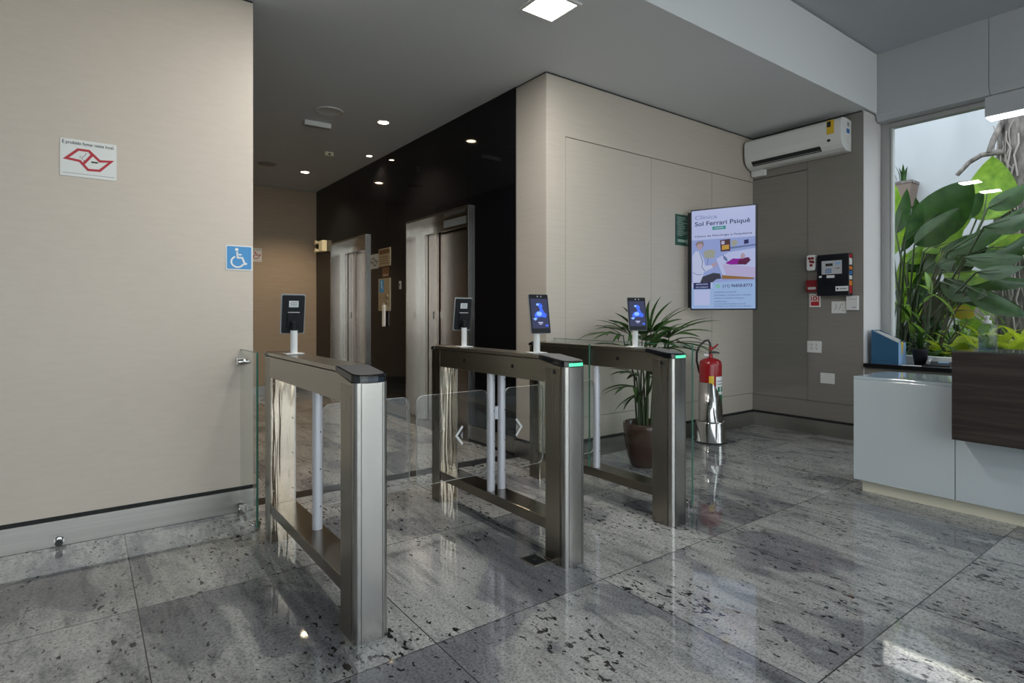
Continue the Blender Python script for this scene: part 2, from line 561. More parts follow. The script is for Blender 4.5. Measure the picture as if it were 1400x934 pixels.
# ------------------------------------------------------------------ setting
HC, HU = 3.0, 3.55            # low and high ceilings
YL, YT, XA, XE = 3.65, 3.36, 5.65, 2.81
YB = 8.74                     # end wall of the lift corridor
XW = 6.05                     # window plane
YR = -2.6                     # glazed street front behind the camera
XL = -3.6

struct(MB().box((XL, YR, -0.12), (XW + 0.1, YB + 0.15, 0), 'granite_floor').build('floor'))
struct(MB().box((0.80, 3.70, -0.05), (XE, 3.83, 0.0015), 'stone_black').build('trim_1'))

# ceilings
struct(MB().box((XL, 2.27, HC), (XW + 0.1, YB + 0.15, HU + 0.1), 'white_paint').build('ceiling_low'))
struct(MB().box((XL, 2.255, HC - 0.002), (XA + 0.2, 2.27, HU - 0.012), 'white_paint').build('beam_front', bevel=0.003))
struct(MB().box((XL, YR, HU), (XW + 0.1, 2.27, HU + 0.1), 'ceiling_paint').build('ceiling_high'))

# left wall and corridor side
w = MB()
w.box((XL, YL, 0), (0.80, YL + 0.2, HC), 'gap_black')
w.box((XL, YL - 0.006, 0.148), (0.80, YL, HC - 0.014), 'panel_left')
struct(w.build('wall_left'))
struct(MB().box((0.55, YL + 0.2, 0), (0.76, YB, HC), 'corridor_dark').build('wall_corridor'))
struct(MB().box((0.55, YB, 0), (3.3, YB + 0.15, HC - 0.01), 'panel_corridor').build('wall_end'))
b = MB(); b.box((XL, YL - 0.016, 0.0), (0.80, YL - 0.002, 0.128), 'steel_base')
struct(b.build('baseboard_left', bevel=0.002))
struct(MB().box((0.80, YB - 0.014, 0), (XE, YB, 0.128), 'steel_base').build('baseboard_end'))

# black granite lift wall with two openings
LIFTS = [(4.40, 5.66), (6.76, 8.02)]
LT = 2.14
w = MB()
ys = [3.74, LIFTS[0][0], LIFTS[0][1], LIFTS[1][0], LIFTS[1][1], YB]
seams = [3.74, 4.46, 6.2, 7.4, YB]
for a, b_ in ((ys[0], ys[1]), (ys[2], ys[3]), (ys[4], ys[5])):
    w.box((XE, a, 0), (XE + 0.25, b_, LT), 'black_granite')
for a, b_ in zip(seams[:-1], seams[1:]):
    w.box((XE, a + 0.0015, LT), (XE + 0.25, b_ - 0.0015, HC - 0.012), 'black_granite')
w.box((XE + 0.004, 3.74, LT), (XE + 0.24, YB, HC), 'gap_black')
struct(w.build('wall_lifts'))
b = MB()
for a, b_ in ((3.74, 4.40), (5.66, 6.76), (8.02, YB - 0.014)):
    b.box((XE - 0.018, a, 0.03), (XE, b_, 0.15), 'steel_base')
    b.box((XE - 0.008, a, 0.0), (XE, b_, 0.03), 'gap_black')
struct(b.build('baseboard_lifts'))
struct(MB().box((3.45, 3.9, 0), (3.6, YB, HC), 'gap_black').build('wall_shaft'))

for k, (a, b_) in enumerate(LIFTS):
    e = sempty('door_%d' % (k + 1), (XE, 0, 0))
    f = MB()
    f.box((-0.035, a, 0), (0.13, a + 0.02, LT), 'steel_frame')
    f.box((-0.035, b_ - 0.02, 0), (0.13, b_, LT), 'steel_frame')
    f.box((-0.035, a + 0.02, LT - 0.022), (-0.03, b_ - 0.02, LT), 'steel_frame')
    f.box((-0.03, a + 0.02, LT - 0.022), (0.13, b_ - 0.02, LT), 'steel_low_shaded')  # lintel underside, its shade painted in as darker steel
    f.box((-0.035, a + 0.02, LT - 0.0), (0.0, b_ - 0.02, LT + 0.001), 'steel_frame')
    f.build('frame', e, bevel=0.002)
    ins = MB()
    ins.box((0.13, b_ - 0.12, 0), (0.17, b_, LT), 'steel_frame')
    ins.box((0.13, a, 0), (0.17, a + 0.12, LT), 'steel_frame')
    ins.box((0.13, a + 0.12, 2.0), (0.17, b_ - 0.12, LT), 'steel_frame')
    ins.build('inner_frame', e, bevel=0.002)
    d = MB().box((0.175, b_ - 0.30, 0.01), (0.205, b_ - 0.10, 2.02), 'steel_door').build('door_leaf', e, bevel=0.002)
    p = MB()
    p.box((0.172, b_ - 0.245, 1.10), (0.175, b_ - 0.225, 1.18), 'black_plastic')
    p.build('lock_plate', d)
    d2 = MB().box((0.215, a + 0.08, 0.01), (0.245, b_ - 0.24, 2.02), 'steel_door').build('door_leaf', e, bevel=0.002)
    MB().box((0.212, b_ - 0.36, 1.11), (0.215, b_ - 0.31, 1.18), 'steel_frame').build('lock_plate', d2)
    if k == 0:
        MB().box((0.122, 4.70, 2.028), (0.13, 5.12, 2.098), 'sign_white').build('header_plate', e, bevel=0.001)
    else:
        s_ = MB()
        s_.box((0.122, 6.90, 2.022), (0.13, 7.22, 2.062), 'plate_gold')
        s_.build('header_plate', e)
        MB().box((0.12, 6.90, 2.07), (0.13, 7.12, 2.11), 'indicator_red').build('floor_indicator', e)
    MB().box((-0.03, a + 0.02, 0), (0.25, b_ - 0.02, 0.004), 'steel_base').build('threshold', e)

# right wall: beige panelled wall with concealed door panels
w = MB()
w.box((XE + 0.012, YT + 0.008, 0), (XA + 0.6, YT + 0.38, HC), 'gap_black')
g = 0.002
def panel(x0, x1, z0, z1):
    w.box((x0 + g, YT, z0 + g), (x1 - g, YT + 0.008, z1 - g), 'panel_beige')
panel(XE + 0.010, 3.012, 0.15, HC - 0.012)
panel(3.008, XA, 2.537, HC - 0.012)
for a, b_ in ((3.012, 4.024), (4.024, 4.923), (4.923, XA)):
    panel(a, b_, 0.325, 2.535)
    panel(a, b_, 0.15, 0.325)
w.box((XE + 0.008, YT + 0.002, 0.15), (XE + 0.012, 3.74, HC - 0.012), 'panel_beige')
struct(w.build('wall_right'))
b = MB()
b.box((XE + 0.0, YT - 0.014, 0.0), (XA - 0.015, YT + 0.004, 0.13), 'steel_base')
b.box((XE - 0.006, YT - 0.014, 0.0), (XE + 0.008, 3.74, 0.13), 'steel_base')
struct(b.build('baseboard_right'))

# wall behind the air conditioner, ends at y=2.29
w = MB()
w.box((XA + 0.008, 2.30, 0), (XA + 0.6, YT, HC), 'gap_black')
YV = 2.79
def panel2(y0, y1, z0, z1):
    w.box((XA, y0 + g, z0 + g), (XA + 0.008, y1 - g, z1 - g), 'panel_grey_shaded')
panel2(YV, YT + 0.004, 2.562, HC - 0.012)
panel2(YV, YT + 0.004, 0.315, 2.558)
panel2(2.288, YV, 0.315, HC - 0.012)
panel2(2.288, YT, 0.15, 0.315)
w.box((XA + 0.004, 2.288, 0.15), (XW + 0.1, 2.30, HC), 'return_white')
w.box((XA + 0.008, 2.278, HC), (XW + 0.1, 2.30, HU - 0.01), 'panel_beige')
struct(w.build('wall_service'))
struct(MB().box((XA - 0.015, 2.285, 0), (XA + 0.004, YT - 0.014, 0.13), 'steel_base').build('baseboard_service'))

# window wall: header, apron and sill
w = MB()
XH = 5.88
pro = [(XH, 2.99), (XH + 0.03, 2.935), (XW + 0.1, 2.93), (XW + 0.1, HU), (XH, HU)]
w.prism(pro, 'y', YR, 1.445, 'header_grey')
w.prism(pro, 'y', 1.449, 2.276, 'header_grey')
struct(w.build('wall_header'))
w = MB()
w.box((XA + 0.02, YR, 0), (XW + 0.1, 2.286, 0.675), 'panel_grey_shaded')
struct(w.build('wall_apron'))
struct(MB().box((XA - 0.01, YR, 0.676), (XW + 0.02, 2.286, 0.71), 'stone_sill').build('trim_2'))
struct(MB().box((XA - 0.014, YR, 0.674), (XA - 0.009, 2.284, 0.711), 'stone_black').build('trim_3'))
e = sempty('window_1')
f = MB()
f.box((XW - 0.03, 2.215, 0.71), (XW + 0.05, 2.286, 2.93), 'alu_frame')
f.box((XW - 0.03, YR + 0.1, 2.885), (XW + 0.05, 2.215, 2.93), 'alu_frame')
f.box((XW - 0.03, YR + 0.1, 0.71), (XW + 0.05, 2.215, 0.775), 'alu_bright')
f.box((XW - 0.01, 2.195, 0.775), (XW + 0.04, 2.215, 2.885), 'alu_bright')
f.box((XW - 0.03, YR + 0.1, 0.71), (XW + 0.05, YR + 0.16, 2.93), 'alu_frame')
f.build('window_frame', e, bevel=0.003)
MB().box((XW + 0.012, YR + 0.16, 0.775), (XW + 0.02, 2.195, 2.885), 'window_glass').build('pane', e)

# far left and rear of the lobby (behind the camera)
struct(MB().box((XL - 0.2, YR, 0), (XL, YL + 0.2, HU + 0.1), 'white_paint').build('wall_west'))
w = MB()
w.box((XL - 0.2, YR - 0.2, 3.25), (XW + 0.1, YR, HU + 0.1), 'white_paint')
w.box((XL - 0.2, YR - 0.2, 0), (XL + 0.35, YR, 3.25), 'white_paint')
w.box((5.55, YR - 0.2, 0), (XW + 0.1, YR, 3.25), 'white_paint')
struct(w.build('wall_street'))
e = sempty('window_2')
f = MB()
for x in (XL + 0.35, -1.0, 1.15, 3.3, 5.49):
    f.box((x, YR - 0.12, 0), (x + 0.06, YR - 0.04, 3.25), 'alu_frame')
for z in (0.0, 2.35, 3.19):
    f.box((XL + 0.41, YR - 0.12, z), (5.49, YR - 0.04, z + 0.06), 'alu_frame')
f.build('window_frame', e)
MB().box((XL + 0.41, YR - 0.085, 0.06), (5.49, YR - 0.08, 3.19), 'window_glass').build('pane', e)

# ------------------------------------------------------------------ turnstiles
W2 = 0.0625


def turnstile(label, x, y0, length, poles, holes, lit, flaps, group='speed gates'):
    t = thing('turnstile', label, 'turnstile', (x, y0, 0), 0, group)
    # front post: extruded column with rounded front corners
    r = 0.020
    pl = [(-W2, 0.034)]
    for k in range(7):
        a = R(180 + 90 * k / 6)
        pl.append((-W2 + r + r * math.cos(a), r + r * math.sin(a)))
    for k in range(7):
        a = R(270 + 90 * k / 6)
        pl.append((W2 - r + r * math.cos(a), r + r * math.sin(a)))
    pl.append((W2, 0.034))
    fp = MB(); fp.prism(pl, 'z', 0, 0.91, 'steel', False)
    fp.sm = [True if i < len(pl) else False for i in range(len(fp.f))]
    fpo = fp.build('front_post', t)
    for sx in (-0.0395, 0.0395):
        MB().box((sx - 0.0011, -0.0004, 0.0), (sx + 0.0011, 0.002, 0.908), 'gap_black').build('groove', fpo)
    sd = MB()
    for s in (-1, 1):
        sd.box((s * W2, 0.037, 0), (s * (W2 - 0.004), 0.14, 0.90), 'steel_side_shaded')
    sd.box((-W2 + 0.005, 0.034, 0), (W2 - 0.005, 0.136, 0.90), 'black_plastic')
    sd.box((-W2 + 0.004, 0.136, 0.0), (W2 - 0.004, 0.14, 0.84), 'steel')
    sd.build('post_cladding', t)
    # beam with sloping nose
    bm_ = MB()
    prof = [(length - 0.015, 0.832), (length - 0.015, 0.936), (0.18, 0.936), (0.03, 0.908), (0.03, 0.87), (0.14, 0.832)]
    bm_.prism(prof, 'x', -W2 + 0.0005, W2 - 0.0005, 'steel_rail')
    bm_.build('beam', t, bevel=0.0015)
    MB().box((-W2 + 0.001, 0.19, 0.939), (W2 - 0.001, length - 0.02, 0.957), 'steel_rail').build('top_cover', t, bevel=0.003)
    # black sloping end cap
    ch = [(-W2 - 0.002, 0.19), (-W2 - 0.002, 0.03), (-W2 + 0.004, 0.012), (-W2 + 0.018, 0.0), (-0.02, -0.006), (0.02, -0.006), (W2 - 0.018, 0.0), (W2 - 0.004, 0.012), (W2 + 0.002, 0.03), (W2 + 0.002, 0.19)]
    n = len(ch)
    zt = lambda y: 0.936 + (y / 0.19) * 0.023
    zb = lambda y: 0.909 + (y / 0.19) * 0.030
    c = MB()
    v = [(p[0], p[1], zb(p[1])) for p in ch] + [(p[0], p[1], zt(p[1])) for p in ch]
    c.add(v, [(i, (i + 1) % n, n + (i + 1) % n, n + i) for i in range(n)] + [tuple(range(n))[::-1], tuple(range(n, 2 * n))], 'black_gloss')
    cap = c.build('end_cap', t, bevel=0.0025)
    c = MB()
    inner = [(p[0] * 0.9, 0.095 + (p[1] - 0.095) * 0.9) for p in ch]
    c.add([(p[0], p[1], zt(p[1]) + 0.0012) for p in inner], [tuple(range(n))], 'cap_top')
    c.build('cap_glass', cap)
    fr = ch[3:7]
    c = MB()
    zl = (0.9135, 0.9285)
    vv = [(p[0] * 0.96, p[1] - 0.0028, zl[0]) for p in fr] + [(p[0] * 0.96, p[1] - 0.0028, zl[1]) for p in fr]
    c.add(vv, [(0, 1, 5, 4), (1, 2, 6, 5), (2, 3, 7, 6)], 'led_green' if lit else 'led_off')
    li = c.build('indicator_light', cap)
    li['label'] = 'glowing green light bar' if lit else 'unlit dark light bar'
    # back post with polished inner face
    bp = MB()
    y1 = length
    bp.box((-W2, y1 - 0.10, 0), (-W2 + 0.004, y1, 0.93), 'steel_side_shaded')  # left plate darker than the right, its reflection painted in
    bp.box((W2 - 0.004, y1 - 0.10, 0), (W2, y1, 0.93), 'steel')
    bp.box((-W2 + 0.004, y1 - 0.095, 0), (W2 - 0.004, y1 - 0.002, 0.93), 'steel')
    bp.build('back_post', t)
    pp = MB().box((-W2 + 0.006, y1 - 0.101, 0.0), (W2 - 0.006, y1 - 0.0955, 0.831), 'steel_polished').build('polished_plate', t)
    for sx in (-1, 1):
        for z in (0.26, 0.44, 0.62, 0.80):
            sc_ = MB()
            sc_.cyl((sx * (W2 - 0.016), y1 - 0.1035, z), (sx * (W2 - 0.016), y1 - 0.1, z), 0.004, 'ink_grey', seg=10)
            sc_.build('screw', pp)
    bc = MB()
    bc.prism([(y1 - 0.03, 0.959), (y1 + 0.012, 0.947), (y1 + 0.012, 0.93), (y1 - 0.03, 0.935)], 'x', -W2 - 0.002, W2 + 0.002, 'black_gloss')
    bc.build('end_cap', t, bevel=0.002)
    # bottom rail
    MB().box((-W2 + 0.002, 0.14, 0.142), (W2 - 0.002, y1 - 0.102, 0.195), 'steel_low_shaded').build('bottom_rail', t, bevel=0.002)  # dark floor-level reflections are part of this steel's colour
    yp = 2.575 - y0
    for i, px in enumerate(poles):
        po = MB()
        po.cyl((px, yp, 0.196), (px, yp, 0.832), 0.0215, 'pole_grey', seg=24)
        q = po.build('swing_pole', t)
        for z in (0.30, 0.465, 0.63, 0.795):
            a = R(-70)
            s = MB()
            s.cyl((px + 0.018 * math.cos(a), yp + 0.018 * math.sin(a), z), (px + 0.0225 * math.cos(a), yp + 0.0225 * math.sin(a), z), 0.0035, 'black_plastic', seg=8)
            s.build('screw', q)
    if len(poles) == 2:
        h = MB()
        h.box((-0.011, yp - 0.006, 0.58), (0.011, yp + 0.012, 0.65), 'pole_grey')
        h.build('pole_bracket', t)
    for x0, x1, arrow in flaps:
        lo, hi = sorted((x0, x1))
        pts = roundrect(lo, 0.295, hi, 0.745, 0.035)
        f_ = MB(); f_.prism(pts, 'y', yp - 0.005, yp + 0.005, 'acrylic_edge', True, 'acrylic')
        fl = f_.build('flap', t)
        if arrow is not None:
            ax, sg = arrow
            mk = MB()
            y = yp - 0.0062
            mk.ribbon([(ax - sg * 0.026, 0.567), (ax + sg * 0.012, 0.52), (ax - sg * 0.026, 0.473)], 0.012, y, 'sign_white')
            mk.poly([(ax - sg * 0.026, 0.54), (ax - sg * 0.012, 0.52), (ax - sg * 0.026, 0.50)], y, 'ink_grey')
            mk.build('arrow_mark', fl)['label'] = 'white chevron arrow mark'
    for (hy, hz) in holes:
        h = MB(); h.cyl((-W2 - 0.0015, hy, hz), (-W2 + 0.001, hy, hz), 0.0105, 'black_plastic', seg=16)
        h.build('sensor', t)
    return t


pmat('cap_top', (0.09, 0.095, 0.10), 0.32, 0, 0.6)
pmat('led_off', (0.02, 0.03, 0.045), 0.1, 0, 0.6)
t1 = turnstile('steel turnstile beside the left wall with unlit end cap', 0.8125, 1.92, 1.23, [0.02], [], False, [(0.044, 0.47, None)])
t2 = turnstile('middle steel turnstile with two grey poles and lit green cap', 1.8025, 1.942, 1.24, [-0.034, 0.036], [(0.075, 0.885), (0.40, 0.888), (0.86, 0.888)], True, [(-0.058, -0.48, (-0.243, -1)), (0.058, 0.33, (0.158, 1))])
t3 = turnstile('steel turnstile in front of potted palm with lit green cap', 2.6025, 1.972, 1.24, [-0.034], [(0.075, 0.885), (0.40, 0.888)], True, [(-0.058, -0.33, None)])
gp = MB()
gp.box((-W2 - 0.014, 0.63, 0.20), (-W2 - 0.004, 1.22, 0.965), 'clear_glass')
guard = gp.build('glass_guard', t3)
MB().box((-W2 - 0.0142, 0.626, 0.20), (-W2 - 0.0038, 0.6305, 0.966), 'glass_edge').build('glass_edge', guard)


def barrier_glass(label, x, ya, yb, z0, z1, clamps, side):
    g_ = thing('glass_barrier', label, 'glass panel', (x, ya, 0))
    ln = yb - ya
    MB().box((-0.005, 0.003, z0), (0.005, ln - 0.003, z1), 'clear_glass').build('glass_panel', g_)
    ed = MB()
    ed.box((-0.0052, 0, z0), (0.0052, 0.003, z1), 'glass_edge')
    ed.box((-0.0052, 0.0, z1), (0.0052, ln, z1 + 0.003), 'glass_edge')
    ed.build('glass_edge', g_)
    for (y, z, kind) in clamps:
        c = MB()
        if kind == 'wall':
            c.cyl((-0.03, y - 0.055, z), (0.03, y - 0.055, z), 0.017, 'chrome', seg=18)
            c.box((-0.024, y - 0.055, z - 0.016), (0.024, y, z + 0.016), 'chrome')
            c.box((-0.028, y - 0.006, z - 0.02), (0.028, y, z + 0.02), 'chrome')
        else:
            c.box((-0.018, y - 0.016, 0), (0.018, y + 0.016, 0.05), 'chrome')
            c.cyl((-0.024, y, 0.032), (0.024, y, 0.032), 0.01, 'chrome', seg=14)
        c.build('clamp', g_, bevel=0.002)
    return g_


barrier_glass('fixed glass panel clamped to the left wall beside the turnstile', 0.735, 3.25, YL - 0.006, 0.02, 0.945, [(0.392, 0.878, 'wall'), (0.03, 0, 'floor'), (0.345, 0, 'floor')], 1)
barrier_glass('fixed glass panel standing between the last turnstile and the palm', 2.895, 2.105, YT - 0.001, 0.02, 0.965, [(0.03, 0, 'floor'), (YT - 2.108, 0.90, 'wall')], 1)


# ------------------------------------------------------------------ face readers on the turnstiles
def reader(label, x, y, rz, front):
    t = thing('face_reader', label, 'access terminal', (x, y, 0.958), rz, 'face readers on the turnstiles')
    b = MB()
    b.box((-0.042, -0.035, 0), (0.042, 0.035, 0.005), 'white_plastic')
    b.build('base_plate', t, bevel=0.002)
    b = MB(); b.cyl((0, 0.0, 0.005), (0, 0.0, 0.115), 0.0165, 'white_plastic', seg=24)
    b.build('pole', t)
    b = MB(); b.cyl((0, 0.002, 0.115), (0, 0.004, 0.155), 0.0155, 'black_matt', seg=20)
    b.box((-0.013, -0.02, 0.135), (0.013, 0.012, 0.16), 'black_matt')
    b.build('neck', t)
    h = bpy.data.objects.new('housing', None)
    tilt = R(-9)
    M_ = Matrix.Translation((0, -0.026, 0.195)) @ Matrix.Rotation(tilt, 4, 'X')
    bpy.data.objects.remove(h)
    pts = roundrect(-0.057, -0.098, 0.057, 0.098, 0.007, 4)
    b = MB(); b.prism(pts, 'y', 0.0, 0.006, 'grey_plastic')
    b.prism(roundrect(-0.051, -0.092, 0.051, 0.092, 0.006, 4), 'y', 0.006, 0.016, 'black_matt')
    hs = b.build('housing', t); hs.matrix_local = M_
    b = MB(); b.prism(roundrect(-0.0555, -0.0965, 0.0555, 0.0965, 0.006, 4), 'y', -0.0012, 0.0, 'reader_glass')
    fp = b.build('front_glass', t); fp.matrix_local = M_
    if front:
        b = MB()
        y = -0.002
        b.rect(-0.049, -0.072, 0.049, 0.075, y, 'term_bg')
        y -= 0.0004
        b.poly([(-0.032, -0.005), (-0.020, 0.010), (0.0, 0.014), (0.024, 0.010), (0.040, -0.004), (0.034, -0.020), (0.01, -0.016), (-0.03, -0.020)], y, 'term_blue')
        b.poly([(-0.012, 0.046), (-0.002, 0.055), (0.012, 0.050), (0.020, 0.038), (0.014, 0.030), (0.024, 0.012), (0.0, 0.010), (0.0, 0.026)], y - 0.0002, 'term_blue')
        b.disc(-0.004, 0.0, 0.016, y - 0.0004, 'term_light', 16, 0.011)
        b.disc(-0.010, 0.046, 0.008, y - 0.0004, 'term_light', 12, 0.006)
        b.poly([(-0.042, -0.024), (-0.028, -0.020), (-0.016, -0.024), (-0.03, -0.034)], y - 0.0004, 'term_light')
        b.rect(-0.014, -0.046, 0.014, -0.041, y, 'term_text')
        b.rect(-0.009, -0.053, 0.009, -0.049, y, 'term_text')
        b.rect(0.028, -0.063, 0.044, -0.054, y, 'term_blue')
        s_ = b.build('screen', fp)
        s_['label'] = 'lit blue screen showing a figure outline'
        c = MB()
        c.cyl((-0.006, -0.0015, 0.086), (-0.006, -0.0024, 0.086), 0.004, 'ink_grey', seg=12)
        c.cyl((0.014, -0.0015, 0.086), (0.014, -0.0024, 0.086), 0.004, 'ink_grey', seg=12)
        c.build('camera_lens', fp)
    else:
        b = MB(); b.box((-0.022, 0.016, 0.035), (0.022, 0.0168, 0.066), 'label_white')
        lb = b.build('rating_label', hs)
        b = MB()
        for q in range(4):
            b.box((-0.018, 0.0168, 0.040 + q * 0.006), (0.018 - 0.004 * (q % 2), 0.0172, 0.043 + q * 0.006), 'ink_grey')
        b.build('label_print', lb)
        b = MB()
        b.box((-0.028, 0.016, -0.06), (0.028, 0.024, 0.008), 'black_matt')
        b.box((-0.028, 0.016, 0.008), (0.028, 0.027, 0.012), 'grey_plastic')
        b.build('bracket', hs, bevel=0.002)
    return t


reader('face reader seen from behind on the turnstile by the left wall', 0.815, 2.87, PI - R(2), False)
reader('face reader seen from behind at the far end of middle turnstile', 1.80, 2.90, PI - R(4), False)
reader('face reader with lit blue screen at the near end of middle turnstile', 1.80, 2.22, R(-6), True)
reader('face reader with lit blue screen standing in front of the palm', 2.602, 2.29, R(-24), True)

# ------------------------------------------------------------------ signs on the left wall
SP = [(0.0, 0.47), (0.26, 0.84), (0.50, 0.84), (0.74, 0.50), (1.0, 0.54), (0.74, 0.14), (0.48, 0.12), (0.30, 0.42)]


def nosmoke(label, loc, w_, h_, rz, dark=False):
    t = thing('no_smoking_sign', label, 'sign', loc, rz)
    MB().box((0, -0.0025, 0), (w_, 0, h_), 'grey_plastic' if dark else 'sign_white').build('board', t)
    b = MB()
    y = -0.003
    ox, oz, sx, sz = w_ * 0.10, h_ * 0.13, w_ * 0.80, h_ * 0.72
    pts = [(ox + p[0] * sx, oz + p[1] * sz) for p in SP]
    ink = 'ink_black' if dark else 'ink_red'
    b.ribbon(pts, w_ * 0.052, y, ink, True)
    b.ribbon([pts[2], (ox + 0.57 * sx, oz + 0.70 * sz), (ox + 0.37 * sx, oz + 0.31 * sz)], w_ * 0.05, y - 0.0003, ink)
    o = b.build('prohibition_mark', t)
    if not dark:
        o['label'] = 'red outlined no smoking mark'
        c = MB()
        c.rect(ox + 0.55 * sx, oz + 0.40 * sz, ox + 0.70 * sx, oz + 0.46 * sz, y - 0.0002, 'ink_black')
        c.rect(ox + 0.38 * sx, oz + 0.40 * sz, ox + 0.44 * sx, oz + 0.46 * sz, y - 0.0002, 'ink_black')
        c.ribbon([(ox + 0.36 * sx, oz + 0.46 * sz), (ox + 0.34 * sx, oz + 0.56 * sz), (ox + 0.40 * sx, oz + 0.62 * sz), (ox + 0.44 * sx, oz + 0.74 * sz)], 0.004, y - 0.0002, 'ink_grey')
        c.ribbon([(ox + 0.30 * sx, oz + 0.52 * sz), (ox + 0.31 * sx, oz + 0.62 * sz)], 0.003, y - 0.0002, 'ink_grey')
        c.build('cigarette_mark', t)
        text('lettering', 'É proibido fumar neste local.', 0.022, w_ * 0.03, h_ * 0.90, -0.003, 'ink_black', t, width=w_ * 0.92)
        c = MB(); c.rect(w_ * 0.04, h_ * 0.075, w_ * 0.96, h_ * 0.09, -0.003, 'ink_grey')
        c.build('rule_line', t)
    return t


nosmoke('large white no smoking sign with red mark on left wall', (-0.097, YL - 0.0065, 1.845), 0.232, 0.187, 0)
t = thing('accessibility_sign', 'blue wheelchair sign near the edge of the left wall', 'sign', (0.653, YL - 0.0065, 1.408))
MB().prism(roundrect(0, 0, 0.143, 0.143, 0.008, 4), 'y', -0.002, 0, 'sign_white').build('board', t)
b = MB(); b.prism(roundrect(0.006, 0.006, 0.137, 0.137, 0.006, 4), 'y', -0.0026, -0.002, 'sign_blue'); b.build('blue_field', t)
b = MB()
y = -0.003
b.disc(0.058, 0.119, 0.0095, y, 'sign_white', 16)
b.ribbon([(0.060, 0.106), (0.063, 0.072), (0.088, 0.072), (0.102, 0.036), (0.113, 0.040)], 0.010, y, 'sign_white')
b.ribbon([(0.062, 0.090), (0.084, 0.090)], 0.008, y, 'sign_white')
arc = [(0.062 + 0.033 * math.cos(R(a)), 0.048 + 0.031 * math.sin(R(a))) for a in range(112, 345, 12)]
b.ribbon(arc, 0.009, y - 0.0002, 'sign_white')
b.build('wheelchair_symbol', t)

# door stop on the baseboard
t = thing('door_stop', 'small chrome door stop at the foot of the left wall', 'door stop', (-0.10, YL - 0.016, 0))
MB().cyl((0, 0, 0.03), (0, -0.035, 0.03), 0.012, 'chrome', seg=16).build('stem', t)
b = MB(); b.cyl((0, -0.035, 0.03), (0, -0.05, 0.03), 0.016, 'rubber', seg=16); b.build('rubber_tip', t)
b = MB(); b.cyl((0, 0, 0.03), (0, -0.004, 0.03), 0.022, 'chrome', seg=18); b.build('flange', t)

t = nosmoke('small sign on the corridor end wall half hidden by left wall', (1.845, YB - 0.001, 1.90), 0.19, 0.19, 0)

# ------------------------------------------------------------------ lift wall fittings (faces -x)
def wall_x(name, label, cat, y_left, z, x=XE, group=None):
    return thing(name, label, cat, (x - 0.0005, y_left, z), FACE_X, group)


t = wall_x('call_panel', 'steel lift call panel with blue sticker between the lift doors', 'call panel', 6.43, 1.19)
MB().box((0, -0.012, 0), (0.325, 0, 0.38), 'plate_gold').build('face_plate', t, bevel=0.003)
b = MB(); b.box((0.035, -0.0125, 0.215), (0.16, -0.012, 0.365), 'sign_blue')
s_ = b.build('accessibility_sticker', t)
b = MB(); b.disc(0.095, 0.34, 0.012, -0.013, 'sign_white', 12); b.ribbon([(0.095, 0.33), (0.098, 0.29), (0.125, 0.26)], 0.018, -0.013, 'sign_white'); b.build('symbol', s_)
for z in (0.17, 0.10):
    b = MB(); b.cyl((0.235, -0.012, z), (0.235, -0.018, z), 0.022, 'steel_frame', seg=18); b.build('button', t)
b = MB()
for q in range(3):
    b.box((0.06, -0.0125, 0.06 + q * 0.04), (0.15, -0.012, 0.066 + q * 0.04), 'ink_grey')
b.build('engraving', t)
t = wall_x('notice_plate', 'gold framed notice above the lift call panel', 'sign', 6.43, 1.71)
MB().box((0, -0.008, 0), (0.325, 0, 0.21), 'plate_gold').build('board', t, bevel=0.002)
b = MB(); b.box((0.02, -0.009, 0.145), (0.305, -0.008, 0.195), 'brown_label'); b.build('title_band', t)
b = MB()
for q in range(4):
    b.box((0.03, -0.0085, 0.03 + q * 0.026), (0.295 - 0.03 * (q % 2), -0.008, 0.037 + q * 0.026), 'brown_label')
b.build('print', t)
t = wall_x('small_label', 'brown label under the gold notice by the lifts', 'label', 6.34, 1.585)
MB().box((0, -0.003, 0), (0.19, 0, 0.115), 'brown_label').build('board', t)
b = MB(); b.box((0.03, -0.0036, 0.012), (0.16, -0.003, 0.034), 'plate_gold'); b.build('print', t)
nosmoke('dark no smoking plate left of the gold notice', (XE - 0.0005, 6.70, 1.70), 0.25, 0.175, FACE_X, True)
t = wall_x('intercom_handset', 'slim white handset hanging below the lift call panel', 'handset', 6.265, 1.01, XE - 0.013)
b = MB(); b.prism(roundrect(0, 0, 0.045, 0.25, 0.012, 4), 'y', -0.025, 0, 'white_plastic'); b.build('handle', t)
b = MB(); b.cyl((0.022, -0.012, 0.25), (0.022, -0.012, 0.275), 0.008, 'grey_plastic', seg=12); b.build('hanger', t)
t = wall_x('key_switch', 'small grey key switch beside the near lift frame', 'switch', 5.885, 1.43)
MB().box((0, -0.006, 0), (0.05, 0, 0.09), 'grey_plastic').build('face_plate', t, bevel=0.002)
b = MB(); b.cyl((0.025, -0.006, 0.05), (0.025, -0.012, 0.05), 0.012, 'steel_frame', seg=14); b.build('lock_barrel', t)
t = wall_x('emergency_lamp', 'cream twin head emergency lamp beside the far lift', 'lamp', 8.50, 2.03)
b = MB(); b.box((0.08, -0.07, 0.03), (0.24, 0, 0.19), 'cream_plastic'); b.build('body', t, bevel=0.006)
for z in (0.05, 0.17):
    b = MB(); b.cyl((0.03, -0.11, z), (0.03, -0.05, z), 0.035, 'cream_plastic', 0.02, seg=16)
    b.box((0.03, -0.06, z - 0.012), (0.09, -0.04, z + 0.012), 'cream_plastic')
    b.build('lamp_head', t)

